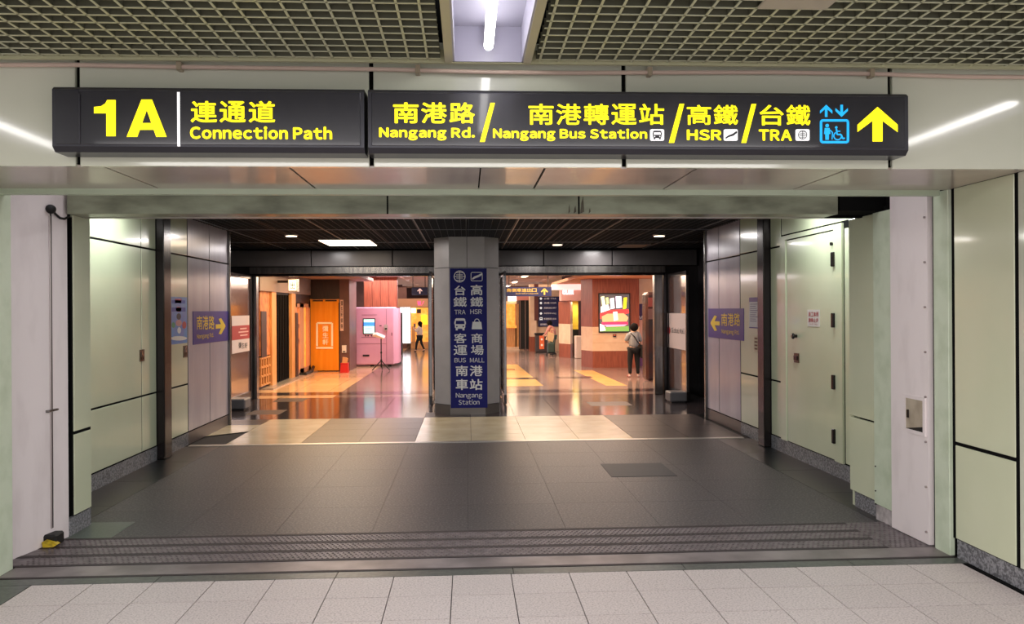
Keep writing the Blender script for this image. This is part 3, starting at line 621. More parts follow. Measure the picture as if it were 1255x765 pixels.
# beige pipe along the fascia with saddles
pp = thing('conduit_pipe', 'thin beige pipe running along the top of the fascia', 'pipe', (0, 4.75, 3.09))
pts = [atY(u, v, 4.755) for u, v in ((-120, 79), (0, 79.5), (90, 79.5), (215, 82), (330, 83.5), (470, 85), (600, 88.5), (700, 89.5), (800, 89), (950, 88.8), (1070, 90.5), (1180, 94), (1255, 94.5), (1400, 95))]
MB().tube(pts, .0125, 10).build('pipe', pipe_m, pp, smooth=True)
for u, v in ((220, 82), (512, 86.5), (796, 89), (1068, 90.6)):
    a = atY(u, v, 4.755); MB().chbox(a.x - .014, a.x + .014, 4.735, 4.79, a.z - .022, a.z + .03, .004).build('pipe_saddle', mat('saddle_metal', (170, 156, 132), .4, .4), pp)
# ================================================================== WALL FITTINGS
LF = Face('X', RL, (1, 0, 0)); RF = Face('X', RR, (-1, 0, 0))
def wallsign(label, Fc, box, arrow, t1, t2, loc):
    s = thing('wall_direction_sign', label, 'sign', loc, 'violet wall direction signs')
    Fc.quad(*box, 0, .006).build('board', navy2, s)
    chars(Fc, '南港路', *t1, mustard if False else ywl, s, .008, .008); Fc.text('Nangang Rd.', *t2, ywl, s, off=0, k=.008)
    a, b, z0, z1 = Fc.rect(*arrow); L = b - a; zm = (z0 + z1) / 2; hh = (z1 - z0) / 2
    def q(t, zz): return Vector((a.x + L.x * t, a.y + L.y * t, zm + hh * zz)) + Fc.n * .007
    sg = 1 if Fc is LF else -1
    def tt(t): return t if sg > 0 else 1 - t
    MB().prism([q(tt(t), z) for t, z in ((0, .26), (.55, .26), (.30, .9), (.55, 1), (1, .1), (1, -.1), (.55, -1), (.30, -.9), (.55, -.26), (0, -.26))], Fc.n * .002).build('arrow', ywl, s)
wallsign('violet direction sign with arrow pointing right, on left lavender wall', LF, (236.3, 381.5, 279, 420), (263.7, 390, 275.5, 410), (240.4, 387.3, 262, 404), (240.7, 408.7, 261, 415.8), (RL, 12, 1.3))
wallsign('violet direction sign with arrow pointing left, on right lavender wall', RF, (868.6, 378.2, 912, 415.5), (871.6, 386.7, 882.7, 405.8), (884.7, 384, 907.6, 399.6), (885, 404, 906.6, 411), (RR, 12, 1.3))
po = thing('poster', 'blue poster with abstract figure taped to left green wall', 'poster', (RL, 10.6, 1.25))
LF.quad(208.3, 364, 229, 421.5, .001, .003).build('sheet', mat('poster_blue', (90, 150, 214), .4, rgb2=(110, 130, 200), scale=4), po)
for bxp, c_ in (((210, 368, 226.5, 372), (60, 90, 190)), ((214, 366.5, 222, 371.5), (220, 90, 110)), ((210, 377, 227, 382), (50, 70, 170)), ((215, 376, 222, 382.5), (220, 110, 140)), ((216, 384, 221.5, 392), (40, 36, 60)), ((215, 392, 222.5, 400), (210, 150, 150)),
                ((210, 395, 214.5, 402), (80, 150, 110)), ((223, 394, 228, 403), (190, 60, 60)), ((217, 401, 221.5, 409), (236, 230, 230)), ((208.6, 412, 228.8, 417.5), (240, 232, 224))):
    (LF.poly(circ((bxp[0] + bxp[2]) / 2, (bxp[1] + bxp[3]) / 2, (bxp[2] - bxp[0]) / 2, (bxp[3] - bxp[1]) / 2, n=14), .003, .0038) if 5 < bxp[3] - bxp[1] else LF.quad(*bxp, .003, .0038)).build('printed_shape', mat('print_%d_%d_%d' % c_, c_, .5), po)
nb = thing('notice_sheet', 'white notice with blue header on right green wall beside dark post', 'notice', (RR, 11, 1.4))
RF.quad(918.5, 364.5, 932.3, 402.5, .001, .003).build('sheet', mat('sheet_white', (206, 206, 214), .5), nb)
RF.quad(918.5, 364.5, 932.3, 370, .003, .004).build('blue_header', navy2, nb); RF.quad(918.5, 401.2, 932.3, 402.5, .003, .004).build('blue_footer', navy2, nb)
for i in range(9): RF.quad(919.6, 372.5 + i * 2.6, 919.6 + (8 if i % 3 else 11.2) - (i % 2), 373.3 + i * 2.6, .003, .0036).build('print_line', mat('ink_violet', (110, 100, 140), .6), nb)
def lock(label, Fc, b):
    s = thing('lock_plate', label, 'lock', Fc.P((b[0] + b[2]) / 2, b[3]), 'lock plates on the green walls')
    Fc.quad(*b, 0, .006).build('plate', mat('lock_bronze', (92, 74, 58), .35, .7), s)
    Fc.quad(b[0] + 1.4, b[1] + 2, b[2] - 1.4, b[1] + 8, .006, .012).build('latch', steel, s); Fc.quad(b[0] + 1.4, b[3] - 6, b[2] - 1.4, b[3] - 2, .006, .010).build('pull', post_m, s)
lock('bronze lock plate on the wide left wall panel before the dark post', LF, (171, 428.5, 176.6, 443)); lock('bronze lock plate under the blue poster', LF, (224.4, 423.5, 229.5, 438))
lb = thing('small_label', 'small pale printed label under white notice on right wall', 'label', (RR, 11, 1.1)); RF.quad(924, 412, 929.5, 431.5, 0, .003).build('sheet', mat('label_beige', (196, 186, 160), .5), lb)
for i in range(4): RF.quad(925, 414 + i * 4.2, 928.6, 416 + i * 4.2, .003, .004).build('print_mark', mat('ink_brown', (110, 70, 50), .6), lb)
DF = Face('X', RR - .009, (-1, 0, 0))
ds = thing('door_notice', 'small white notice with red writing on the service door', 'notice', (RR - .01, 9, 1.5))
DF.quad(989.9, 379.6, 1004.9, 400.4, 0, .003).build('sheet', mat('notice_white', (226, 218, 212), .5), ds)
redink = mat('red_ink', (176, 30, 50), .5)
chars(DF, '員工專用', 991.4, 382.6, 1003.4, 388.2, redink, ds, .015, .005); chars(DF, '旅客止步', 991.4, 389.8, 1003.4, 395.2, redink, ds, .015, .005); DF.text('Staff Only', 992.5, 396.4, 1002.6, 398.8, redink, ds, k=.005)
# left conduit with bracket, hook wire, small tag and yellow stop
cx_, cyy = -3.15, 6.42
cd = thing('wall_conduit', 'grey vertical conduit with loose top cable on left white plate', 'pipe', (cx_, cyy, 0))
MB().tube([(cx_, cyy, .12), (cx_, cyy, 2.50)], .016, 10).build('conduit', mat('conduit_grey', (104, 92, 90), .4, .3), cd, smooth=True)
MB().tube([(cx_ + .012, cyy - .02, .12), (cx_ + .012, cyy - .02, 2.48)], .006, 8).build('thin_rod', mat('rod_pale', (176, 166, 164), .3, .5), cd)
MB().chbox(cx_ - .02, cx_ + .025, cyy - .07, cyy + .08, 1.0, 1.018, .003).build('bracket', steel, cd)
MB().tube([(cx_ + .03, cyy - .02, 2.53), (cx_ + .03, cyy + .03, 2.50), (cx_ + .035, cyy + .09, 2.475), (cx_ + .04, cyy + .15, 2.475), (cx_ + .05, cyy + .20, 2.50), (cx_ + .05, cyy + .22, 2.56)], .009, 8).build('loose_cable', black, cd); MB().ball((cx_ + .02, cyy - .02, 2.53), .035, .05, .035).build('tape_lump', black, cd, smooth=True)
a = atX(53, 372, -3.2); MB().chbox(-3.21, -3.17, a.y - .02, a.y + .02, a.z - .055, a.z + .055, .004).build('label_tag', mat('tag_grey', (140, 134, 130), .5), cd)
ysb = thing('floor_stop', 'black and yellow floor stop at the foot of the left conduit', 'stop', (-3.08, 6.37, 0))
MB().chbox(-3.17, -3.07, 6.32, 6.46, .0, .09, .012).build('body', black, ysb)
MB().prism([(-3.15, 6.29, .008), (-3.075, 6.29, .008), (-3.05, 6.30, .024), (-3.08, 6.295, .045), (-3.13, 6.29, .06), (-3.155, 6.29, .045)], (0, .05, .0)).build('yellow_wedge', mat('warning_yellow', (200, 172, 34), .5, rgb2=(120, 100, 30), scale=30, lo=.5, hi=.75), ysb)
# recessed hatch in the right white plate
RP = Face('X', 3.357, (-1, 0, 0))
ha = thing('wall_hatch', 'small recessed white hatch with open flap low on right white plate', 'hatch', (3.357, 6.0, .9))
a, b, z0, z1 = RP.rect(1108, 485, 1134, 532)
y0_, y1_ = min(a.y, b.y), max(a.y, b.y); fw = .028
MB().box(3.352, 3.366, y0_, y1_, z1 - fw, z1).box(3.352, 3.366, y0_, y1_, z0, z0 + fw).box(3.352, 3.366, y0_, y0_ + fw, z0 + fw, z1 - fw).box(3.352, 3.366, y1_ - fw, y1_, z0 + fw, z1 - fw).build('hatch_frame', white_p, ha)
MB().box(3.356, 3.360, y0_ + fw, y1_ - fw, z0 + fw, z1 - fw).build('inner_plate', mat('hatch_inside', (166, 152, 132), .5, rgb2=(190, 178, 158), scale=8), ha)
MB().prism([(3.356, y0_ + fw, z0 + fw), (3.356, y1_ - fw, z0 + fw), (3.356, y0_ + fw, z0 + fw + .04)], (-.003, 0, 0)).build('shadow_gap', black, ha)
MB().box(3.344, 3.352, y1_ - fw - .05, y1_ - fw - .03, (z0 + z1) / 2 - .03, (z0 + z1) / 2 + .03).build('latch', dsteel, ha)
for i in range(8):
    zz = .1 + i * .33; MB().tube([(3.372, 5.875, zz), (3.352, 5.875, zz)], .008, 8).build('rivet', mat('rivet_metal', (170, 158, 156), .4, .6), rp if False else wr)
for v_ in (572, 602, 618):
    a = atX(1074, v_, 3.363); MB().tube([(3.37, 6.63, a.z), (3.358, 6.63, a.z)], .006, 6).build('rivet', dsteel, wr)
# ================================================================== GLASS DOOR LEAVES
def leaf(label, X, y0, y1, s, posters):
    r = thing('glass_door_leaf', label, 'door', (X, (y0 + y1) / 2, 0), 'open glass door leaves')
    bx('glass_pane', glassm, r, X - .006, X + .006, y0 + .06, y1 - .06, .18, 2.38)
    bx('bottom_rail', dsteel, r, X - .025, X + .025, y0, y1, .02, .18, c=.005); bx('top_rail', dsteel, r, X - .025, X + .025, y0, y1, 2.38, 2.46, c=.005)
    bx('stile', steel, r, X - .025, X + .025, y0, y0 + .06, .18, 2.38, c=.005); bx('stile', dsteel, r, X - .025, X + .025, y1 - .06, y1, .18, 2.38, c=.005)
    return r
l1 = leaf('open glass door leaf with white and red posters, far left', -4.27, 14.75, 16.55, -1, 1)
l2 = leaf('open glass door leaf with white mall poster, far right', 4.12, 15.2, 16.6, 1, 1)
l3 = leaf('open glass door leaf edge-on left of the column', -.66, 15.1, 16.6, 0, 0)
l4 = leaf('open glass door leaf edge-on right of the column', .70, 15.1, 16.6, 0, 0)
A = Face('X', -4.26, (1, 0, 0)); B = Face('X', 4.11, (-1, 0, 0))
pr = thing('poster', 'white and red poster on the far left glass door leaf', 'poster', (-4.26, 15.7, 1.1))
A.quad(284, 387, 305.5, 432, .001, .003).build('sheet', mat('poster_white', (232, 214, 210), .5), pr); A.quad(284, 399, 305.5, 416, .003, .005).build('red_band', mat('poster_red', (180, 36, 40), .5), pr)
for i, (a, b) in enumerate(((294, 302), (292, 304), (294, 303))): A.quad(a, 402 + i * 4, b, 403.6 + i * 4, .005, .006).build('print_line', mat('poster_pale', (240, 190, 180), .5), pr)
chars(A, '彌生軒', 292, 420, 303, 427, black, pr, .01, .005)
gm = thing('poster', 'white mall poster on the far right glass door leaf', 'poster', (4.11, 16, 1.1))
B.quad(813, 384, 840.3, 427, .001, .003).build('sheet', MATS['poster_white'], gm)
B.poly(circ(820, 405, 1.9, 4.6, n=16), .003, .005).build('round_logo', redink, gm); B.text('Global Mall', 823, 402, 839.5, 408.6, dk, gm, off=.01, k=.005)
for x_, y_, lab in ((-4.07, 14.75, 'grey floor box at the foot of far left glass leaf'), (3.92, 15.1, 'grey floor box at the foot of far right glass leaf')):
    o = thing('door_stop_box', lab, 'box', (x_, y_ + .2, 0), 'grey boxes at door feet'); bx('body', gray_p, o, x_ - .16, x_ + .16, y_, y_ + .4, .02, .2, c=.02); bx('foot', black, o, x_ - .13, x_ + .13, y_ + .03, y_ + .37, 0, .02)
# hall ceiling lamps
def downlight(u, v, label):
    p = fl(u, v, ZC); r = thing('ceiling_downlight', label, 'light', p, 'round downlights of the hall')
    MB().lathe((p.x, p.y, ZC - .02), [(.06, .0), (.10, 0), (.11, .02), (.06, .022)], 16).build('rim', alu, r); MB().lathe((p.x, p.y, ZC - .026), [(.088, 0), (.088, .006)], 16).build('lens', lit_warm, r)
for u, v, l in ((357, 288, 'round downlight over hall, nearest the left wall'), (394.5, 307.5, 'round downlight close to left header panels'), (683, 299, 'round downlight right of the column'), (808, 288, 'round downlight over hall, nearest the right wall'), (761, 308, 'round downlight close to right header panels')): downlight(u, v, l)
def panel(u0, v0, u1, v1, m_, label):
    a = fl(u0, v1, ZC - .01); b = fl(u1, v0, ZC - .01); r = thing('ceiling_panel_light', label, 'light', ((a.x + b.x) / 2, (a.y + b.y) / 2, ZC - .01), 'rectangular hall ceiling panels')
    bx('frame', blacktee, r, a.x - .02, b.x + .02, a.y - .02, b.y + .02, ZC - .012, ZC + .02); bx('diffuser', m_, r, a.x, b.x, a.y, b.y, ZC - .016, ZC - .012)
panel(404, 294.5, 453, 301, lit_warm, 'lit rectangular ceiling panel left of the column'); panel(757, 299.5, 797, 303.5, mat('unlit_panel', (120, 104, 92), .5), 'unlit rectangular ceiling panel right of the column')
# ================================================================== SHOPS BEYOND THE DOORS
sc_ = struct('ceiling', MB().box(-9, -2.9, YD + .15, 25.9, 2.66, 2.75), mat('shop_ceiling_brown', (150, 118, 104), .6))
sc2 = struct('ceiling', MB().box(-9, 9, YD + .15, 45, 3.35, 3.4), mat('shop_ceiling_dark', (130, 110, 104), .7))
sc3 = struct('ceiling', MB().box(3.2, 9, YD + .15, 31, 2.66, 2.75), mat('shop_ceiling_orange', (214, 140, 96), .6))
# white rafts and light lines of the open ceiling
for i in range(9):
    o = MB().box(-2.8, 3.1, 18 + i * 2.6, 18.12 + i * 2.6, 2.80, 2.9).build('ceiling_beam', mat('raft_white', (226, 206, 196), .5), sc2)
for x_ in (-2.2, -.9, .5, 1.7, 2.8): MB().box(x_, x_ + .1, 17.2, 41, 2.84, 2.94).build('ceiling_beam', MATS['raft_white'], sc2)
k = 0
for ry, y_ in zip(('first', 'second', 'third', 'fourth'), (19.5, 24.7, 30, 35)):
    for rx, x_ in zip(('left', 'middle', 'right'), (-.85, .55, 1.75)):
        r = thing('linear_light', 'glowing %s strip light under the white ceiling beams, %s row beyond the doors' % (rx, ry), 'light', (x_, y_, 2.74), 'strip lights of the far ceiling')
        bx('housing', trough_m, r, x_ - .09, x_ + .09, y_ - .6, y_ + .6, 2.76, 2.845); bx('diffuser', lit_warm, r, x_ - .07, x_ + .07, y_ - .58, y_ + .58, 2.74, 2.76)
YB = 24.15
# left shop front
sl = struct('wall_left', MB().box(-6.0, -4.62, YD + .2, YB, 0, 3.3), brown_w)
XF = Face('X', -4.6, (1, 0, 0)); YFc = Face('Y', YB, (0, -1, 0))
sh = thing('restaurant_front', 'wooden restaurant front with lattice, dark shutter and sliding doors on left', 'shopfront', (-4.55, 20, 0))
def xq(name, m_, u0, u1, z0, z1, k0=0, k1=.05, par=sh):
    y0 = atX(u0, 400, -4.6).y; y1 = atX(u1, 400, -4.6).y; return MB().box(-4.6 + k0, -4.6 + k1, y0, y1, z0, z1).build(name, m_, par)
xq('brick_pier', mat('warm_brick', (196, 126, 76), .6, rgb2=(150, 86, 50), scale=6), 316, 328, .75, 2.2)
xq('dark_window', wood_d, 316.5, 323, .72, 1.75, .05, .07)
xq('lattice_back', wood_d, 316, 328, .08, .7, 0, .02)
for z_ in (.08, .28, .48, .68): xq('lattice_bar', wood_l, 316, 328, z_, z_ + .04, .02, .06)
for u_ in (316.4, 319.4, 322.6, 325.6): xq('lattice_bar', wood_l, u_, u_ + .6, .08, .7, .02, .06)
xq('wood_post', wood_l, 328, 333.5, .02, 2.2, 0, .1); xq('dark_shutter', black, 334, 351.5, .02, 2.2)
for i in range(8): xq('shutter_slat', mat('slat_black', (9, 7, 7), .9, spec=.1), 334.6 + i * 2.1, 335.5 + i * 2.1, .05, 2.15, .05, .08)
xq('wood_post', wood_l, 352, 357, .02, 2.2, 0, .12); xq('dark_post', wood_d, 356, 358.6, .02, 1.7, .12, .15)
xq('glowing_interior', lit_or, 358, 376, .05, 1.85, 0, .01)
for u0, u1 in ((358, 359.5), (363, 368), (374, 376)): xq('sliding_door_stile', mat('door_peach', (206, 150, 120), .4), u0, u1, .05, 1.95, .02, .1)
xq('sliding_door_rail', MATS['door_peach'], 358, 376, 1.85, 1.95, .02, .1); xq('sliding_door_rail', MATS['door_peach'], 358, 376, .05, .18, .02, .1)
for zz in (.9, 1.3): xq('shelf', wood, 359.5, 363, zz, zz + .1, .02, .08)
xq('upper_fascia', mat('grey_brown_fascia', (122, 100, 92), .5), 312, 376, 2.2, 2.66, 0, .12)
xq('dark_lintel', wood_d, 357, 376, 1.97, 2.2, 0, .08); xq('dark_corner', wood_d, 376.2, 381, .02, 2.66, 0, .05)
xq('brass_threshold', alu, 318, 376, 0, .03, .0, .3)
rl = thing('floor_rail', 'black curved floor rail before the restaurant doors', 'rail', (-4.2, 22, 0)); 
MB().tube([fl(353, 459) + Vector((0, 0, .05)), fl(362, 461) + Vector((0, 0, .04)), fl(374, 461) + Vector((0, 0, .04)), fl(382, 458) + Vector((0, 0, .07)), fl(384, 456) + Vector((0, 0, .14))], .05, 8).build('rail', black, rl)
# lit sign box over the front
eb = thing('exit_light_box', 'small lit white sign box above the restaurant front', 'sign', atY(358, 350, 19.9)); EF = Face('Y', 19.8, (0, -1, 0))
MB().box(-4.5, EF.P(354, 350).x, 19.84, 19.9, 2.42, 2.48).build('wall_bracket', dsteel, eb); EF.quad(352.9, 342, 364, 357.4, -.25, 0).build('housing', alu, eb); EF.quad(354, 343.5, 363, 356, 0, .006).build('lit_panel', mat('lit_cream', (255, 246, 214), .5, emit=1.6), eb); EF.text('出', 355.8, 345.5, 361.6, 354.3, black, eb, off=.02, k=.01)
# curtain wall
struct('wall_back', MB().box(-6, -3.55, YB + .05, YB + .3, 0, 3.3), wood_d)
cu = thing('noren_curtain', 'orange hanging curtain with white framed lettering beside the restaurant', 'curtain', (-4.1, YB, 0))
a, b, z0, z1 = YFc.rect(381.3, 369.5, 415.5, 454); mb = MB(); n = 48; vs = []
for i in range(n + 1):
    x_ = a.x + (b.x - a.x) * i / n; yy = YB - .06 + .003 * math.sin(i * .7) + .004 * math.sin(i * .37)
    vs += [(x_, yy, z0), (x_, yy, z1)]
mb.add(vs, [(2 * i, 2 * i + 2, 2 * i + 3, 2 * i + 1) for i in range(n)]); vs2 = [(x, y + .012, z) for x, y, z in vs]; mb.add(vs2, [(2 * i, 2 * i + 1, 2 * i + 3, 2 * i + 2) for i in range(n)])
mb.build('cloth', orange_c, cu, smooth=True)
MB().tube([(a.x - .03, YB - .04, z1 + .05), (b.x + .03, YB - .04, z1 + .05)], .014, 8).build('rod', wood_l, cu)
for u_ in (382, 397.5, 414.4): YFc.quad(u_ - 1.3, 366.6, u_ + 1.3, 371, .03, .05).build('hanging_loop', orange_c, cu)
mb = YFc.line([(389.2, 424.2), (389.2, 396), (407.6, 396), (407.6, 424.2)], 2.2, .085, .09); YFc.line([(388, 426.3), (408.7, 426.3)], 2.2, .085, .09, mb); mb.build('lettering_frame', cream_l, cu)
for ch, v0, v1 in (('彌', 399.4, 406.2), ('生', 407.6, 414.4), ('軒', 415.8, 422.6)): YFc.text(ch, 396, v0, 403, v1, cream_l, cu, off=.02, k=.09)
# brown pier right of the curtain and back wall over the vending machine
struct('wall_back', MB().box(-3.68, -3.40, YB, YB + 1.5, 0, 3.3).box(-3.40, -2.3, 27.6, 27.75, 1.9, 3.3), brown_w)
pw = struct('wall_back', MB().box(-3.40, -2.3, 27.5, 27.6, 1.7, 3.3), mat('rust_panel', (140, 70, 44), .4, rgb2=(116, 54, 34), scale=5, stretch=(5, 5, .5)))
for i in range(4): MB().box(-3.38 + i * .27, -3.13 + i * .27, 27.47, 27.5, 1.75, 3.2).build('wood_panel', wood, pw)
PF = Face('Y', YB, (0, -1, 0))
vb = thing('vertical_banner', 'narrow white vertical banner on brown pier beside the orange curtain', 'banner', (-3.6, YB, 1.2)); PF.quad(417, 367.6, 421, 405.6, .01, .03).build('board', mat('banner_pinkish', (226, 190, 180), .5), vb)
for i in range(5): PF.text('彌生軒御膳'[i], 417.8, 369 + i * 7, 420.3, 374.6 + i * 7, wood_d, vb, off=.01, k=.034)
dsn = thing('wall_dispenser', 'small white dispenser on brown pier above the red stool', 'dispenser', (-3.55, YB, .7)); PF.quad(419.6, 423.2, 424.8, 432.2, .01, .09).build('body', mat('dispenser_white', (236, 230, 228), .4), dsn); PF.quad(420.6, 430, 423.8, 431.6, .09, .1).build('nozzle', gray_p, dsn)
a = fl(423.5, 456.0); a.y -= .15; rs = thing('red_stool', 'low red plastic stool beside the pink machine', 'stool', a); mb = MB(); 
MB().prism([(a.x - .12, a.y - .1, .0), (a.x + .12, a.y - .1, 0), (a.x + .1, a.y - .1, .24), (a.x - .1, a.y - .1, .24)], (0, .22, 0)).build('body', red, rs); MB().chbox(a.x - .11, a.x + .11, a.y - .12, a.y + .12, .24, .27, .01).build('seat', red, rs)
bg = thing('paper_bag', 'crumpled tan paper bag standing on the red stool', 'bag', (a.x, a.y, .27)); MB().add([(a.x - .07, a.y - .05, .27), (a.x + .08, a.y - .05, .27), (a.x + .07, a.y + .05, .27), (a.x - .06, a.y + .05, .27), (a.x - .05, a.y - .03, .44), (a.x + .1, a.y - .02, .40), (a.x + .05, a.y + .03, .42), (a.x - .07, a.y + .03, .41)], [(3, 2, 1, 0), (4, 5, 6, 7), (0, 1, 5, 4), (1, 2, 6, 5), (2, 3, 7, 6), (3, 0, 4, 7)]).build('bag', mat('paper_tan', (208, 150, 104), .7), bg)
# pink machine
vm = fl(430, 448); VY = 25.9; VFc = Face('Y', VY, (0, -1, 0))
pm = thing('pink_vending_machine', 'large pink vending machine with lit screen behind the tripod stand', 'vending machine', (-3.0, VY + .4, 0))
a, b, z0, z1 = VFc.rect(427.8, 376.6, 483, 446)
MB().chbox(a.x, b.x, VY, VY + 1.15, .06, z1, .03).build('cabinet', pink, pm)
MB().prism([(b.x - .02, VY + .02, .09), (b.x + .12, VY + .25, .09), (b.x + .12, VY + 1.1, .09), (b.x - .02, VY + 1.1, .09)], (0, 0, z1 - .12)).build('side_wing', pink, pm)
for x_ in (a.x + .1, (a.x + b.x) / 2, b.x - .15): MB().box(x_ - .05, x_ + .05, VY + .1, VY + .25, 0, .07).build('foot', black, pm)
bz = VFc.quad(445, 390.4, 460, 409.6, .0, .02).build('screen_bezel', black, pm)
VFc.quad(446, 391.5, 459, 408.6, .02, .024).build('screen', mat('screen_green', (190, 236, 214), .5, emit=1.1), bz)
VFc.quad(446, 395, 459, 399.8, .024, .026).build('screen_banner', mat('screen_blue', (60, 130, 240), .5, emit=1.1), bz)
for i in range(3): VFc.quad(447.5, 402 + i * 1.8, 456, 403 + i * 1.8, .024, .026).build('screen_line', mat('screen_pale', (150, 210, 190), .5, emit=.8), bz)
VFc.quad(473.5, 379, 473.9, 444.5, 0, .006).build('door_seam', pink_d, pm); VFc.quad(430.5, 379, 430.9, 444.5, 0, .006).build('door_seam', pink_d, pm)
for b4 in ((443.5, 385.8, 462, 386.3), (443, 413.3, 466, 413.8), (431, 421.2, 473, 421.6)): VFc.quad(*b4, 0, .006).build('panel_seam', pink_d, pm)
VFc.quad(444.7, 434.8, 452.7, 437, 0, .015).build('delivery_slot', black, pm)
for u_ in (448.2, 451.2, 455.5): VFc.poly(circ(u_, 411.6, .9, n=10), 0, .012).build('button', black, pm)
VFc.quad(465.2, 398.8, 467.6, 399.8, 0, .01).build('card_slot', black, pm); VFc.quad(432.8, 385, 435.6, 387, 0, .01).build('lock', black, pm); VFc.quad(434.4, 409.5, 435.2, 414, 0, .01).build('handle', pink_d, pm); VFc.quad(479.6, 407.8, 480.8, 411.5, 0, .012).build('handle', pink_d, pm)
VFc.poly(rrect(470.8, 397.8, 475.4, 405.2, 1.5), 0, .05).build('card_reader', mat('reader_grey', (196, 176, 176), .4), pm); VFc.quad(471.8, 402, 474.4, 404, .05, .055).build('reader_slot', black, pm)
bkc = thing('black_cabinet', 'tall black cabinet side just right of the pink machine', 'cabinet', (-2.15, VY + 1.3, 0)); MB().chbox(b.x - .02, b.x + .15, VY + 1.2, VY + 1.5, .3, 1.68, .01).build('body', black, bkc); MB().box(b.x, b.x + .13, VY + 1.22, VY + 1.48, 0, .3).build('base', gray_p, bkc)
# tripod stand
q = fl(467.3, 454.5); ts = thing('tripod_stand', 'black tripod stand holding a tilted plate in front of the pink machine', 'stand', q)
TF = Face('Y', q.y, (0, -1, 0)); ztop = TF.P(467, 415).z; 
MB().tube([(q.x, q.y, .10), (q.x, q.y, ztop)], .016, 8).build('pole', black, ts)
for t_ in (200, 340, 90):
    d = Vector((math.cos(math.radians(t_)), math.sin(math.radians(t_)), 0)) * .27; MB().tube([Vector((q.x, q.y, .30)), Vector((q.x, q.y, .02)) + d], .014, 8).build('leg', black, ts)
MB().lathe((q.x, q.y, .26), [(.024, 0), (.03, .03), (.024, .07)], 10).build('collar', black, ts); MB().lathe((q.x, q.y, .50), [(.022, 0), (.03, .02), (.022, .05)], 10).build('clamp', black, ts)
MB().prism([TF.P(456.5, 410.6), TF.P(461, 410.2), TF.P(471, 414.6), TF.P(469.5, 416), TF.P(457, 412.4)], (0, .28, .06)).build('tilted_plate', mat('plate_cream', (232, 196, 180), .4), ts)
# bright screens in the deep corridor
GF = Face('Y', 36.0, (0, -1, 0))
lbx = thing('lit_ad_pillar', 'tall bright white light box with pink vertical writing, deep in the corridor', 'light box', (-2.6, 36.1, 0)); GF.quad(489.8, 376, 503.6, 421.5, -.25, 0).build('housing', alu, lbx); GF.quad(490.6, 377, 502.8, 420.4, 0, .01).build('lit_panel', lit_w, lbx)
for i in range(7): GF.text('歡迎光臨南港站'[i], 494.6, 381.5 + i * 5.2, 498.6, 385.8 + i * 5.2, mat('ad_violet', (200, 130, 220), .5, emit=.6), lbx, off=.01, k=.015)
GF2 = Face('Y', 33, (0, -1, 0)); sk = thing('screen_kiosk', 'dark kiosk with pink and cyan screens beside the tall light box', 'kiosk', (-2.7, 33.1, 0)); GF2.quad(487.6, 386, 493, 433, -.3, 0).build('body', black, sk); GF2.quad(487.8, 387.4, 492.8, 397.5, 0, .01).build('pink_screen', mat('screen_pink', (240, 110, 140), .5, emit=1), sk); GF2.quad(487.8, 399, 492.8, 407.4, 0, .01).build('cyan_screen', mat('screen_cyan', (120, 220, 220), .5, emit=1), sk)
HF = Face('Y', 37.5, (0, -1, 0))
osf = thing('far_orange_shop', 'glowing orange shopfront with pink neon deep in the corridor', 'shopfront', (-1.8, 37.6, 0))
HF.quad(503.6, 377, 534, 419, -.2, 0).build('lit_wall', lit_or, osf); HF.quad(503.6, 419, 534, 427.5, -.2, 0).build('plinth', wood_l, osf); HF.quad(486, 366, 534, 376.5, -.3, .05).build('fascia', mat('far_fascia', (190, 140, 110), .5), osf)
HF.text('W', 511.7, 369, 516, 374.5, lit_pink, osf, off=.02, k=.06, name='neon_letter'); HF.text('/', 516.5, 369, 519.8, 374.5, lit_pink, osf, off=.03, k=.06, name='neon_letter')
for u0, v0, u1, v1, mm in ((504, 378, 509.5, 383.5, lit_w), (505, 400, 509, 419, wood_l), (511, 379, 516, 384, wood_d), (516, 386, 524, 398, mat('lit_yellow', (255, 190, 40), .5, emit=1.0))): HF.quad(u0, v0, u1, v1, 0, .06).build('shop_panel', mm, osf)
HS = Face('Y', 22.0, (0, -1, 0)); hs = thing('hanging_sign', 'dark hanging sign with pale arrow left of the column', 'sign', HS.P(512, 362)); HS.quad(504.5, 352.2, 524, 361.8, -.08, 0).build('board', navy3, hs)
mb = HS.line([(514.6, 360), (514.6, 354.5)], 1.4, .0, .008); HS.line([(511.8, 357), (514.6, 354), (517.4, 357)], 1.2, 0, .008, mb); mb.build('arrow', mat('pale_arrow', (220, 190, 190), .5, emit=.5), hs)
for u_ in (506, 521): MB().tube([HS.P(u_, 352.4, -.04), Vector(HS.P(u_, 352.4, -.04).to_tuple()[:2] + (3.35,))], .01, 6).build('hanger_rod', dsteel, hs)
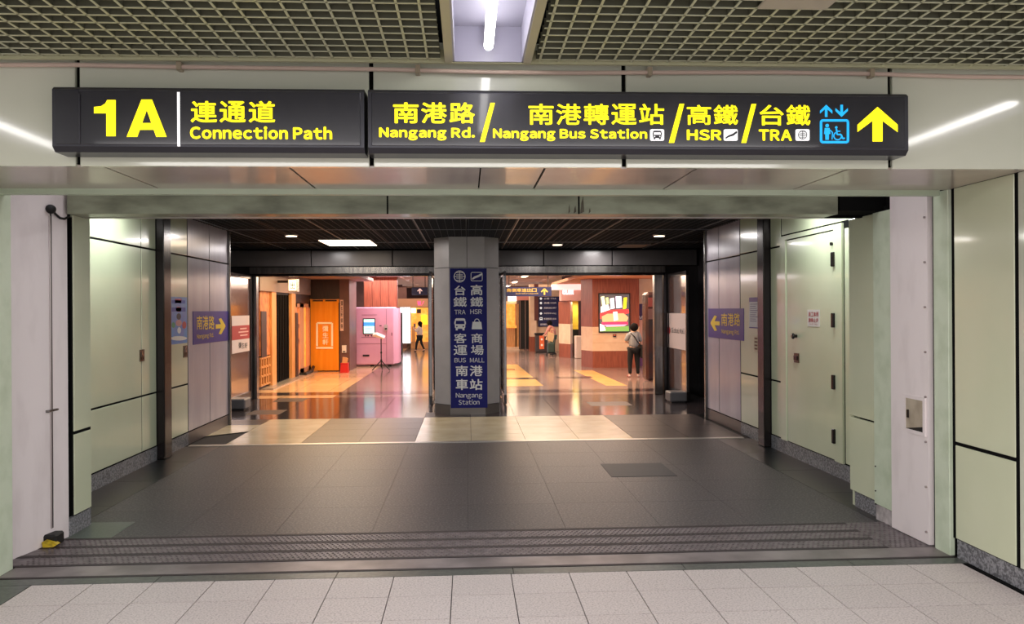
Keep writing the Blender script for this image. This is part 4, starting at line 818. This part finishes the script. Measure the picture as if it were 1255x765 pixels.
# ---- right of the column
HS2 = Face('Y', 22.5, (0, -1, 0)); h2 = thing('hanging_sign', 'long navy hanging sign with yellow writing and arrow right of the column', 'sign', HS2.P(648, 364)); HS2.quad(619.9, 352, 676, 363.3, -.1, 0).build('board', navy3, h2)
chars(HS2, '南側車道出口', 621, 353.6, 657.6, 358, mustard, h2, .01, .008); HS2.text('South Side Driveway Exit', 632, 359, 659.6, 361, mustard, h2, k=.008)
mb = HS2.line([(667.2, 361.4), (667.2, 355)], 2.0, 0, .008); HS2.line([(663.4, 358), (667.2, 354), (671, 358)], 1.6, 0, .008, mb); mb.build('arrow', mustard, h2)
for u_ in (624, 672): MB().tube([HS2.P(u_, 352.2, -.05), Vector(HS2.P(u_, 352.2, -.05).to_tuple()[:2] + (3.35,))], .01, 6).build('hanger_rod', dsteel, h2)
YW = 34.2; WFc = Face('Y', YW, (0, -1, 0)); bw = struct('wall_back', MB().box(-8, -2.75, 38, 38.2, 0, 3.4).box(-.6, 9, 38, 38.2, 0, 3.4).box(-8, 9, 44, 44.2, 0, 3.4), brown_w)
def yq2(name, m_, par, Fc, u0, u1, z0, z1, k0=-.1, k1=0.0):
    a = Fc.P(u0, 400).x; b = Fc.P(u1, 400).x; Y_ = Fc.val; return MB().box(a, b, Y_ - k1, Y_ - k0, z0, z1).build(name, m_, par)
QF = Face('Y', 36.0, (0, -1, 0))
ok = thing('noodle_shop', 'orange lit wooden shop counter just right of the column, in the distance', 'shopfront', (2.0, 36.2, 0))
yq2('lit_wall', lit_or, ok, QF, 612, 632, .9, 2.0, -.5, -.4); yq2('counter_front', wood_l, ok, QF, 618, 633, .12, .95); yq2('counter_top', lit_or, ok, QF, 612, 633, .95, 1.05, -.1, .08); yq2('side_panel', mat('teal_panel', (110, 140, 130), .5), ok, QF, 612, 618, .05, .95)
yq2('step', cream_w, ok, QF, 616, 641, 0, .12, -.1, .5); yq2('canopy', mat('canopy_pale', (224, 180, 140), .5), ok, QF, 612, 633, 2.0, 2.12, -.1, .2); yq2('side_post', wood_l, ok, QF, 631.5, 636, .12, 2.0)
for u_, w_ in ((624.5, 'left'), (630, 'right')): p_ = QF.P(u_, 368.5); r = thing('pendant_lamp', w_ + ' bright cylindrical pendant lamp above the orange shop counter', 'lamp', (p_.x, 35.7, 2.05), 'pendant lamps of the orange shop'); MB().lathe((p_.x, 35.7, 2.13), [(.09, 0), (.09, .24), (.03, .26)], 10).build('shade', mat('lamp_glow', (255, 240, 214), .5, emit=4), r); MB().tube([(p_.x, 35.7, 2.38), (p_.x, 35.7, 3.35)], .006, 6).build('cord', black, r)
dw = thing('dark_shutter_front', 'dark closed shopfront with pale uprights between orange shop and navy directory', 'shopfront', (3.0, 35, 0)); RFc = Face('Y', 35.4, (0, -1, 0))
yq2('shutter', black, dw, RFc, 636, 650.5, .05, 2.15); 
for u_ in (637, 643.4): yq2('upright', mat('upright_grey', (120, 96, 90), .4, .4), dw, RFc, u_, u_ + .9, .05, 2.2, 0, .08)
yq2('lintel', mat('lintel_rose', (190, 120, 110), .4), dw, RFc, 633, 651, 2.15, 2.4, 0, .1)
pr_ = struct('wall_right', MB().box(WFc.P(650, 400).x, WFc.P(657.5, 400).x, YW, YW + .8, .62, 3.3).box(WFc.P(657.5, 400).x, WFc.P(690, 400).x, YW + .3, YW + .4, .0, 3.3), cream_w)
MB().box(WFc.P(650, 400).x - .01, WFc.P(657.5, 400).x + .01, YW - .01, YW + .8, 0, .62).build('wood_base', wood, pr_); MB().box(WFc.P(655, 400).x, WFc.P(660, 400).x, YW - .02, YW + .2, 1.3, 3.3).build('wood_upper', mat('dark_red_wood', (96, 40, 34), .4), pr_)
DFc = Face('Y', YW + .28, (0, -1, 0)); dr = thing('directory_board', 'tall navy directory board with rows of white symbols, by the litter bin', 'sign', DFc.P(670, 400)); DFc.quad(659.2, 363.6, 690, 400.4, 0, .06).build('board', navy3, dr)
for i, v_ in enumerate((366, 371.4, 377.5, 384.2, 390.8)):
    if i == 4: bus_icon(DFc, 661, v_ - 1.8, 665, v_ + 1.8, white_l, navy3, dr, k=.062)
    else: DFc.poly([(662.8, v_ - 1.6), (664.8, v_ + .4), (663.5, v_ + .4), (663.5, v_ + 1.6), (662.1, v_ + 1.6), (662.1, v_ + .4), (660.8, v_ + .4)], .062, .066).build('arrow', white_l, dr)
    DFc.text(('台鐵 TRA', '高鐵 HSR', '捷運南港站 MRT', '商場停車場 Parking', '客運轉運站 BUS')[i], 666.5, v_ - 1.2, 681.5, v_ + 1.2, whp, dr, off=.01, k=.064)
DFc.text('南港車站大廳', 662, 396.4, 676, 399, whp, dr, off=.01, k=.064)
BFc = Face('Y', 33.2, (0, -1, 0)); bn = thing('litter_bin', 'dark litter bin with orange panel below the navy directory', 'bin', BFc.P(664, 430)); a, b, z0, z1 = BFc.rect(656.6, 408.5, 671.8, 430)
z0 = .03; MB().chbox(a.x, b.x, 33.2, 33.7, z0, z1 - .08, .02).build('body', mat('bin_dark', (62, 54, 54), .4), bn); MB().chbox(a.x - .02, b.x + .02, 33.18, 33.72, z1 - .08, z1, .02).build('lid', black, bn); MB().box(a.x + .03, b.x - .03, 33.22, 33.68, 0, .03).build('plinth', black, bn)
BFc.quad(661, 411.5, 667, 428, 0, .015).build('orange_panel', mat('orange_panel', (236, 110, 60), .5), bn); BFc.poly(circ(664, 416, 1.4, n=10), .015, .02).build('symbol', cream_l, bn); BFc.poly(circ(664, 423, 1.4, n=10), .015, .02).build('symbol', cream_l, bn)
# cream and red-wood piers of the right shop
ZW1, ZW2 = .50, 1.22
def pier(label, pts, zt=2.655):
    r = thing('shop_pier', label, 'pillar', (sum(p[0] for p in pts) / len(pts), sum(p[1] for p in pts) / len(pts), 0), 'wood and cream shop piers')
    V3 = [Vector((p[0], p[1], 0)) for p in pts]
    MB().prism(V3, (0, 0, ZW1)).build('wood_base', wood, r)
    MB().prism([p + Vector((0, 0, ZW1)) for p in V3], (0, 0, ZW2 - ZW1)).build('cream_tile_band', cream_w, r)
    MB().prism([p + Vector((0, 0, ZW2)) for p in V3], (0, 0, zt - ZW2)).build('wood_upper', wood, r); return r
a1 = fl(685.5, 437.5); a2 = fl(698, 438.5); pier('narrow wood and cream pier left of the yellow doorway', [(a1.x, a1.y), (a2.x, a2.y - .3), (a2.x + .2, a2.y + .6), (a1.x + .05, a1.y + .6)], 2.04)
b1 = fl(712.5, 449); b2 = fl(726.5, 451); b3 = fl(780, 448.5)
bigp = pier('wide wood and cream shop wall carrying the lit menu screen', [(b1.x, b1.y), (b2.x, b2.y), (5.15, b2.y), (5.15, b2.y + 1.2), (b1.x + .1, b2.y + 1.2)])
YP = b2.y; MF = Face('Y', YP, (0, -1, 0))
for z_ in (.74, .98): MB().box(b2.x, 5.15, YP - .004, YP, z_, z_ + .008).build('tile_joint', mat('tile_joint', (200, 160, 130), .6), bigp)
struct('wall_right', MB().box(5.15, 9, YP + .35, YP + .5, 0, 3.3), cream_w)
mn = thing('menu_screen', 'lit burger menu screen in black frame on the wood wall', 'screen', MF.P(752, 407)); MF.quad(733.4, 359.4, 772, 407.8, 0, .05).build('frame', black, mn)
def em(n, c, e=1.0): return mat(n, c, .5, emit=e)
MF.quad(734.6, 360.8, 770.8, 406.4, .05, .054).build('display', em('menu_dark', (90, 84, 84), .6), mn)
for i, (poly_, c_) in enumerate((([(736, 364), (740, 363), (742, 375), (738, 377)], (250, 250, 190)), ([(742, 365), (745, 364.6), (746, 372), (743, 373)], (230, 240, 150)), ([(747, 366), (752, 365), (753, 378), (748, 379)], (250, 240, 250)), ([(754, 363.5), (761, 363.2), (762, 377), (755, 378)], (236, 226, 255)), ([(764, 365), (768, 364.6), (767, 378), (763, 379)], (250, 230, 40)),
        ([(736, 376), (745, 373), (748, 382), (736, 384)], (250, 236, 230)), ([(735, 384), (746, 380), (770, 379), (770.6, 384), (735, 391)], (214, 60, 60)), ([(737, 388), (744, 384.6), (764, 384), (769.6, 389), (768, 394), (738, 394.6)], (240, 160, 110)), ([(751, 382.5), (756, 382), (757, 392), (752, 393.5)], (255, 255, 240)), ([(737, 395), (769, 394.6), (769, 398), (738, 398.6)], (220, 50, 90)), ([(740, 398), (768, 397.6), (762, 401.5), (744, 401.8)], (250, 150, 180)), ([(735, 401), (770, 399.6), (770.6, 406), (735, 406.2)], (110, 150, 70)), ([(735, 397), (740, 399), (742, 405), (735, 406)], (240, 240, 236)))):
    MF.poly(poly_, .0545 + i * .0006, .056 + i * .0006).build('menu_graphic', em('menu_%d_%d_%d' % c_, c_, 1.0), mn)
cd2 = thing('card_reader', 'small dark card reader below the lit menu screen', 'reader', MF.P(753, 413)); MF.quad(751.2, 409.6, 754.8, 413.2, 0, .06).build('body', wood_d, cd2); MF.quad(752, 410.2, 754, 411.4, .06, .065).build('reader_display', em('reader_red', (200, 90, 60), .5), cd2)
KF = Face('Y', YP + .34, (0, -1, 0)); pv = thing('purple_poster', 'purple poster with white letter on cream wall behind the standing woman', 'poster', KF.P(787, 450)); KF.quad(780.8, 372.5, 800, 392, 0, .02).build('purple_panel', mat('poster_purple', (66, 42, 96), .5), pv); KF.quad(780.8, 392, 800, 438, 0, .02).build('pink_panel', mat('poster_skin', (232, 180, 160), .5), pv); KF.quad(784, 438, 800, 449, 0, .02).build('violet_panel', mat('poster_violet', (120, 70, 120), .5), pv)
KF.text('M', 782.5, 387, 787.5, 391.6, whp, pv, off=.02, k=.03); KF.poly(circ(790.5, 384, 2.6, 4, n=12), .02, .03).build('pale_shape', MATS['poster_skin'], pv)
ks = fl(797, 468); kk = thing('photo_kiosk', 'tall narrow dark display kiosk beside the right door frame', 'kiosk', (ks.x + .1, ks.y + .3, 0)); KKF = Face('Y', ks.y, (0, -1, 0)); a = KKF.P(792, 400).x; b = KKF.P(802.5, 400).x
MB().chbox(a, b + .4, ks.y, ks.y + .5, .02, 2.15, .06).build('body', mat('kiosk_grey', (70, 62, 64), .2, .5, rgb2=(96, 60, 56), scale=2.5), kk); MB().box(a + .05, b + .1, ks.y - .01, ks.y, 1.5, 1.75).build('label_panel', brown_w, kk); MB().box(a + .05, b + .1, ks.y - .01, ks.y, 1.8, 2.02).build('header_panel', mat('kiosk_red', (120, 52, 46), .4), kk)
# counter doorway between the piers
CFc = Face('Y', a2.y + .2, (0, -1, 0)); cdn = thing('counter_shop', 'small lit counter shop with yellow back wall between the two piers', 'shopfront', (4.0, a2.y + .3, 0))
a = CFc.P(698.6, 400).x; b = CFc.P(711.5, 400).x; Y_ = CFc.val
area('counter_fill', (b - .3, Y_ + .1, 2.0), .5, .3, 22, (1, .85, .55)); MB().box(a, b, Y_ + .6, Y_ + .7, 0, 1.0).build('dark_lower_wall', black, cdn); MB().box(a, b, Y_ + .6, Y_ + .7, 1.0, 2.05).build('yellow_wall', mat('lit_mustard', (240, 204, 70), .5), cdn); MB().box(a - .02, a + .07, Y_, Y_ + .1, 0, 2.05).build('door_post', cream_w, cdn)  # area light added to brighten the dim yellow doorway, no lamp modelled
MB().chbox(CFc.P(702, 400).x, b, Y_ - .8, Y_ - .3, 0, .80, .02).build('white_counter', mat('counter_white', (236, 216, 200), .4), cdn)
MB().chbox(CFc.P(686, 400).x, b, Y_ - .35, Y_ + .1, 2.05, 2.45, .02).build('sign_fascia', mat('fascia_rose', (240, 190, 180), .5), cdn)
Face('Y', Y_ - .35, (0, -1, 0)).text('OLOK', 689.5, 355.6, 703, 361, lit_w, cdn, off=.05, k=.01)
MB().box(CFc.P(676, 400).x, b, Y_ - .5, Y_ + .1, 2.455, 2.65).build('lit_bulkhead', mat('bulkhead_pink', (250, 206, 200), .5, emit=.8), cdn)
# ================================================================== PEOPLE
def skinned(name, nodes, edges, m_, par, root, sub=1, M=None):
    names = list(nodes); me = bpy.data.meshes.new(name)
    me.from_pydata([M @ Vector(nodes[n][:3]) for n in names], [(names.index(a), names.index(b)) for a, b in edges], [])
    o = bpy.data.objects.new(name, me); col.objects.link(o)
    o.modifiers.new('s', 'SKIN'); lay = me.skin_vertices[0].data if me.skin_vertices else None
    sc = M.to_scale()[0]
    for i, n in enumerate(names):
        r = nodes[n][3] * sc; r2 = (nodes[n][4] if len(nodes[n]) > 4 else nodes[n][3]) * sc; lay[i].radius = (r, r2); lay[i].use_root = (n == root)
    sb = o.modifiers.new('u', 'SUBSURF'); sb.levels = sub; sb.render_levels = sub
    bpy.context.view_layer.update(); ev = o.evaluated_get(bpy.context.evaluated_depsgraph_get()); me2 = bpy.data.meshes.new_from_object(ev)
    bpy.data.objects.remove(o); bpy.data.meshes.remove(me); me2.materials.clear(); me2.materials.append(m_); me2.shade_smooth()
    mb = MB(); mb.v = [v.co.copy() for v in me2.vertices]; mb.f = [tuple(p.vertices) for p in me2.polygons]; bpy.data.meshes.remove(me2)
    return mb.build(name, m_, par, smooth=True)
def person(label, base, height, yaw, pose, top_m, leg_m, shoe_m, hair='bob', sleeve='short'):
    """figure 1.6 units tall facing +Y locally, then scaled and turned"""
    r = thing('person', label, 'person', base); s = height / 1.6
    M = Matrix.Translation(Vector(base)) @ Matrix.Rotation(yaw, 4, 'Z') @ Matrix.Scale(s, 4)
    P = dict(pelvis=(0, 0, .84, .105, .085), waist=(0, .0, .98, .10, .075), chest=(0, .0, 1.16, .12, .085), neckb=(0, 0, 1.30, .06, .055), neck=(0, .01, 1.36, .045), head=(0, .02, 1.44, .075), crown=(0, .015, 1.53, .068),
             nose=(0, .10, 1.445, .012), shl=(-.15, 0, 1.27, .05), shr=(.15, 0, 1.27, .05), ell=(-.20, -.01, 1.02, .036), elr=(.20, -.01, 1.02, .036), wrl=(-.21, .04, .80, .025), wrr=(.21, .04, .80, .025),
             hpl=(-.085, 0, .80, .085), hpr=(.085, 0, .80, .085), knl=(-.10, .02, .45, .056), knr=(.10, .02, .45, .056), anl=(-.10, -.01, .08, .036), anr=(.10, -.01, .08, .036), tol=(-.115, .12, .025, .026), tor=(.115, .12, .025, .026))
    P.update(pose)
    E = [('pelvis', 'waist'), ('waist', 'chest'), ('chest', 'neckb'), ('neckb', 'neck'), ('neck', 'head'), ('head', 'crown'), ('head', 'nose'), ('neckb', 'shl'), ('neckb', 'shr'), ('shl', 'ell'), ('ell', 'wrl'), ('shr', 'elr'), ('elr', 'wrr'),
         ('pelvis', 'hpl'), ('pelvis', 'hpr'), ('hpl', 'knl'), ('knl', 'anl'), ('hpr', 'knr'), ('knr', 'anr'), ('anl', 'tol'), ('anr', 'tor')]
    B = dict(P); E2 = list(E)
    for sd, sg in (('l', -1), ('r', 1)):
        w_ = Vector(P['wr' + sd][:3]); d = (w_ - Vector(P['el' + sd][:3])).normalized(); side = Vector((0, 1, 0)) if abs(d.y) < .8 else Vector((0, 0, 1)); side = (side - d * side.dot(d)).normalized(); pn = d.cross(side)
        B['pm' + sd] = tuple(w_ + d * .07) + (.024, .016); E2.append(('wr' + sd, 'pm' + sd))
        for k, (off, L) in enumerate(((-.026, .055), (-.009, .07), (.009, .065), (.026, .05))):
            k1 = w_ + d * .09 + side * off; k2 = k1 + d * L * .5; k3 = k2 + d * L * .45 - pn * .012 * sg
            B['f%s%da' % (sd, k)] = tuple(k1) + (.009,); B['f%s%db' % (sd, k)] = tuple(k2) + (.008,); B['f%s%dc' % (sd, k)] = tuple(k3) + (.007,)
            E2 += [('pm' + sd, 'f%s%da' % (sd, k)), ('f%s%da' % (sd, k), 'f%s%db' % (sd, k)), ('f%s%db' % (sd, k), 'f%s%dc' % (sd, k))]
        t1 = w_ + d * .03 + side * .03; t2 = t1 + d * .035 + side * .018
        B['t%sa' % sd] = tuple(t1) + (.010,); B['t%sb' % sd] = tuple(t2) + (.008,); E2 += [('wr' + sd, 't%sa' % sd), ('t%sa' % sd, 't%sb' % sd)]
    skinned('body', B, E2, skin, r, 'pelvis', 1, M)
    k = 1.55
    def grow(ns, f=k, extra=None):
        d = {n: P[n][:3] + tuple(x * f for x in P[n][3:]) for n in ns}; d.update(extra or {}); return d
    ts_ = ['pelvis', 'waist', 'chest', 'shl', 'shr', 'neckb']; te = [('pelvis', 'waist'), ('waist', 'chest'), ('chest', 'neckb'), ('neckb', 'shl'), ('neckb', 'shr')]
    N = grow(ts_); N['neckb'] = P['neckb'][:3] + (.07, .06)
    for sd in 'lr':
        N['el' + sd] = P['el' + sd][:3] + (.062,); te.append(('sh' + sd, 'el' + sd))
        if sleeve == 'long': N['wr' + sd] = P['wr' + sd][:3] + (.04,); te.append(('el' + sd, 'wr' + sd))
    skinned('shirt', N, te, top_m, r, 'pelvis', 1, M)
    N = grow(['pelvis', 'hpl', 'hpr', 'knl', 'knr', 'anl', 'anr'], 1.3)
    skinned('trousers', N, [('pelvis', 'hpl'), ('pelvis', 'hpr'), ('hpl', 'knl'), ('knl', 'anl'), ('hpr', 'knr'), ('knr', 'anr')], leg_m, r, 'pelvis', 1, M)
    for sd in 'lr':
        a, t = Vector(P['an' + sd][:3]), Vector(P['to' + sd][:3]); h = a + Vector((0, -.03, -.03)); h.z = max(.045, h.z - .02)
        skinned('shoe', dict(h=tuple(h) + (.046, .040), m=tuple((a + t) / 2 + Vector((0, 0, -.005)))[:2] + (.045, .044, .038), t=tuple(t)[:2] + (.036, .042, .034)), [('h', 'm'), ('m', 't')], shoe_m, r, 'h', 1, M)
    hd_, cr_ = Vector(P['head'][:3]), Vector(P['crown'][:3]); hair_n = dict(a=tuple(cr_ + Vector((0, -.02, .0))) + (.165,), b=tuple(hd_ + Vector((0, -.05, .0))) + (.175, .14)); he = [('a', 'b')]
    if hair == 'long': hair_n['c'] = tuple(hd_ + Vector((0, -.075, -.13))) + (.11, .07); hair_n['d'] = tuple(hd_ + Vector((0, -.085, -.26))) + (.05, .03); he += [('b', 'c'), ('c', 'd')]
    else: hair_n['c'] = tuple(hd_ + Vector((0, -.045, -.06))) + (.14, .11); he += [('b', 'c')]
    MB().ball(M @ (hd_ + Vector((0, -.045, .035))), .125 * s, .105 * s, .125 * s, 14, 10, .06).build('hair', hair_m, r, smooth=True)
    if hair == 'long': skinned('hair_length', {k_: v_ for k_, v_ in hair_n.items() if k_ != 'a'}, [e for e in he if 'a' not in e], hair_m, r, 'b', 1, M)
    for sx in (-.03, .03): MB().ball(M @ (hd_ + Vector((sx, .068, .012))), .011 * s, .008 * s, .007 * s, 8, 6).build('eye', black, r, smooth=True)
    MB().ball(M @ (hd_ + Vector((0, .074, -.042))), .02 * s, .008 * s, .005 * s, 8, 5).build('mouth', mat('lip', (170, 80, 80), .5), r, smooth=True)
    for sx in (-.078, .078): MB().ball(M @ (hd_ + Vector((sx, .0, .0))), .010 * s, .018 * s, .028 * s, 8, 6).build('ear', skin, r, smooth=True)
    return r, M
grey_shirt = mat('grey_stripe_shirt', (150, 152, 156), .8, rgb2=(128, 130, 136), scale=30, stretch=(1, 1, .1)); blk_cloth = mat('black_cloth', (20, 19, 22), .9)
b0 = fl(777, 462.5); hh = EYE + (HY - 397) / F * b0.y
p1, M1 = person('person from behind in grey shirt and black trousers, black shoulder bag, near right door', (b0.x, b0.y, 0), hh + .01, math.radians(4),
    dict(shl=(-.16, -.01, 1.24, .055), ell=(-.235, .03, 1.04, .04), wrl=(-.16, .15, 1.02, .026), elr=(.22, .02, 1.02, .036), wrr=(.17, .12, .90, .025), hpl=(-.09, 0, .8, .09), knl=(-.115, .02, .45, .06), anl=(-.12, -.02, .08, .04), tol=(-.16, .10, .025, .026), anr=(.12, -.01, .08, .04), tor=(.15, .11, .025, .026), knr=(.11, .02, .45, .06), head=(.01, .02, 1.43, .08), crown=(.01, .02, 1.51, .075)),
    grey_shirt, blk_cloth, mat('red_white_shoe', (170, 50, 46), .5, rgb2=(230, 220, 214), scale=18), 'bob')
def S1(x, y, z): return M1 @ Vector((x, y, z))
shb = thing('shoulder_bag', 'black shoulder bag carried by the person in the grey shirt', 'bag', S1(.2, -.02, .62))
sc1 = M1.to_scale()[0]
MB().tube([S1(-.12, -.09, 1.30), S1(-.02, -.125, 1.20), S1(.10, -.13, 1.02), S1(.19, -.09, .9)], .014 * sc1, 6).build('strap', blk_cloth, shb)
o = S1(.24, -.02, .70); MB().chbox(o.x - .05, o.x + .07, o.y - .13, o.y + .13, o.z - .12, o.z + .22, .03).build('bag_body', blk_cloth, shb)
b0 = fl(514.5, 431.5); hh = EYE + (HY - 393) / F * b0.y
p2, M2 = person('person in pale top and black trousers walking with raised phone, far corridor', (b0.x, b0.y, 0), hh, math.radians(75),
    dict(elr=(.2, .10, 1.05, .036), wrr=(.12, .24, 1.22, .025), ell=(-.2, .08, 1.04, .036), wrl=(-.12, .24, 1.18, .025), knl=(-.09, .14, .46, .056), anl=(-.09, .18, .09, .036), tol=(-.09, .30, .03, .026), knr=(.09, -.06, .46, .056), anr=(.09, -.22, .12, .036), tor=(.09, -.10, .03, .026)),
    mat('beige_knit', (214, 196, 186), .9), blk_cloth, black, 'long', 'long')
ph = M2 @ Vector((0, .27, 1.31)); tph = thing('phone', 'dark phone raised by the walking person in the far corridor', 'phone', ph); MB().chbox(ph.x - .04, ph.x + .04, ph.y - .02, ph.y + .02, ph.z, ph.z + .14, .006).build('case', black, tph); MB().box(ph.x - .035, ph.x + .035, ph.y - .024, ph.y - .02, ph.z + .01, ph.z + .13).build('screen', gray_p, tph)
b0 = fl(678, 435.5); hh = EYE + (HY - 394) / F * b0.y
p3, M3 = person('black haired person in green skirt bending behind the wood pier, tan bag in front', (b0.x, b0.y, 0), hh + .10, math.radians(60),
    dict(chest=(0, .08, 1.12, .12, .085), neckb=(0, .13, 1.25, .06, .055), neck=(0, .17, 1.30, .045), head=(0, .21, 1.36, .075), crown=(0, .23, 1.45, .068), nose=(0, .29, 1.35, .012), shl=(-.15, .12, 1.21, .05), shr=(.15, .12, 1.21, .05), elr=(.2, .2, 1.0, .036), wrr=(.15, .34, .9, .025), ell=(-.2, .2, 1.0, .036), wrl=(-.15, .34, .9, .025)),
    mat('rose_top', (206, 140, 126), .9), mat('green_skirt', (74, 100, 84), .9), black, 'bob', 'long')
bgx = fl(673.5, 435.5); tb = thing('tan_tote_bag', 'large tan tote bag held beside the litter bin', 'bag', (bgx.x, bgx.y - .15, .62)); TB = Face('Y', bgx.y - .25, (0, -1, 0))
TB.poly([(672, 406.5), (680, 409.5), (677.5, 419.5), (669, 416.5)], -.14, 0).build('bag_body', mat('tan_canvas', (226, 190, 140), .8), tb); TB.line([(674, 407), (677, 402.5), (678.6, 408.6)], .6, -.08, -.06).build('handle', MATS['tan_canvas'], tb)
cr2 = thing('push_cart', 'small dark folding cart on wheels beside the bending person', 'cart', (b0.x - .14, b0.y - .62, 0)); cxx, cyy_ = b0.x - .14, b0.y - .62
MB().box(cxx - .16, cxx + .16, cyy_ - .12, cyy_ + .12, .1, .13).build('platform', blk_cloth, cr2); MB().tube([(cxx - .13, cyy_ + .1, .1), (cxx - .13, cyy_ + .13, .95), (cxx + .13, cyy_ + .13, .95), (cxx + .13, cyy_ + .1, .1)], .012, 6).build('handle_frame', steel, cr2)
for sx in (-.17, .17): MB().tube([(cxx + sx - .015, cyy_, .06), (cxx + sx + .015, cyy_, .06)], .06, 12).build('wheel', black, cr2)
MB().chbox(cxx - .13, cxx + .13, cyy_ - .1, cyy_ + .1, .13, .5, .03).build('dark_bundle', mat('bundle_green', (56, 74, 66), .9), cr2)
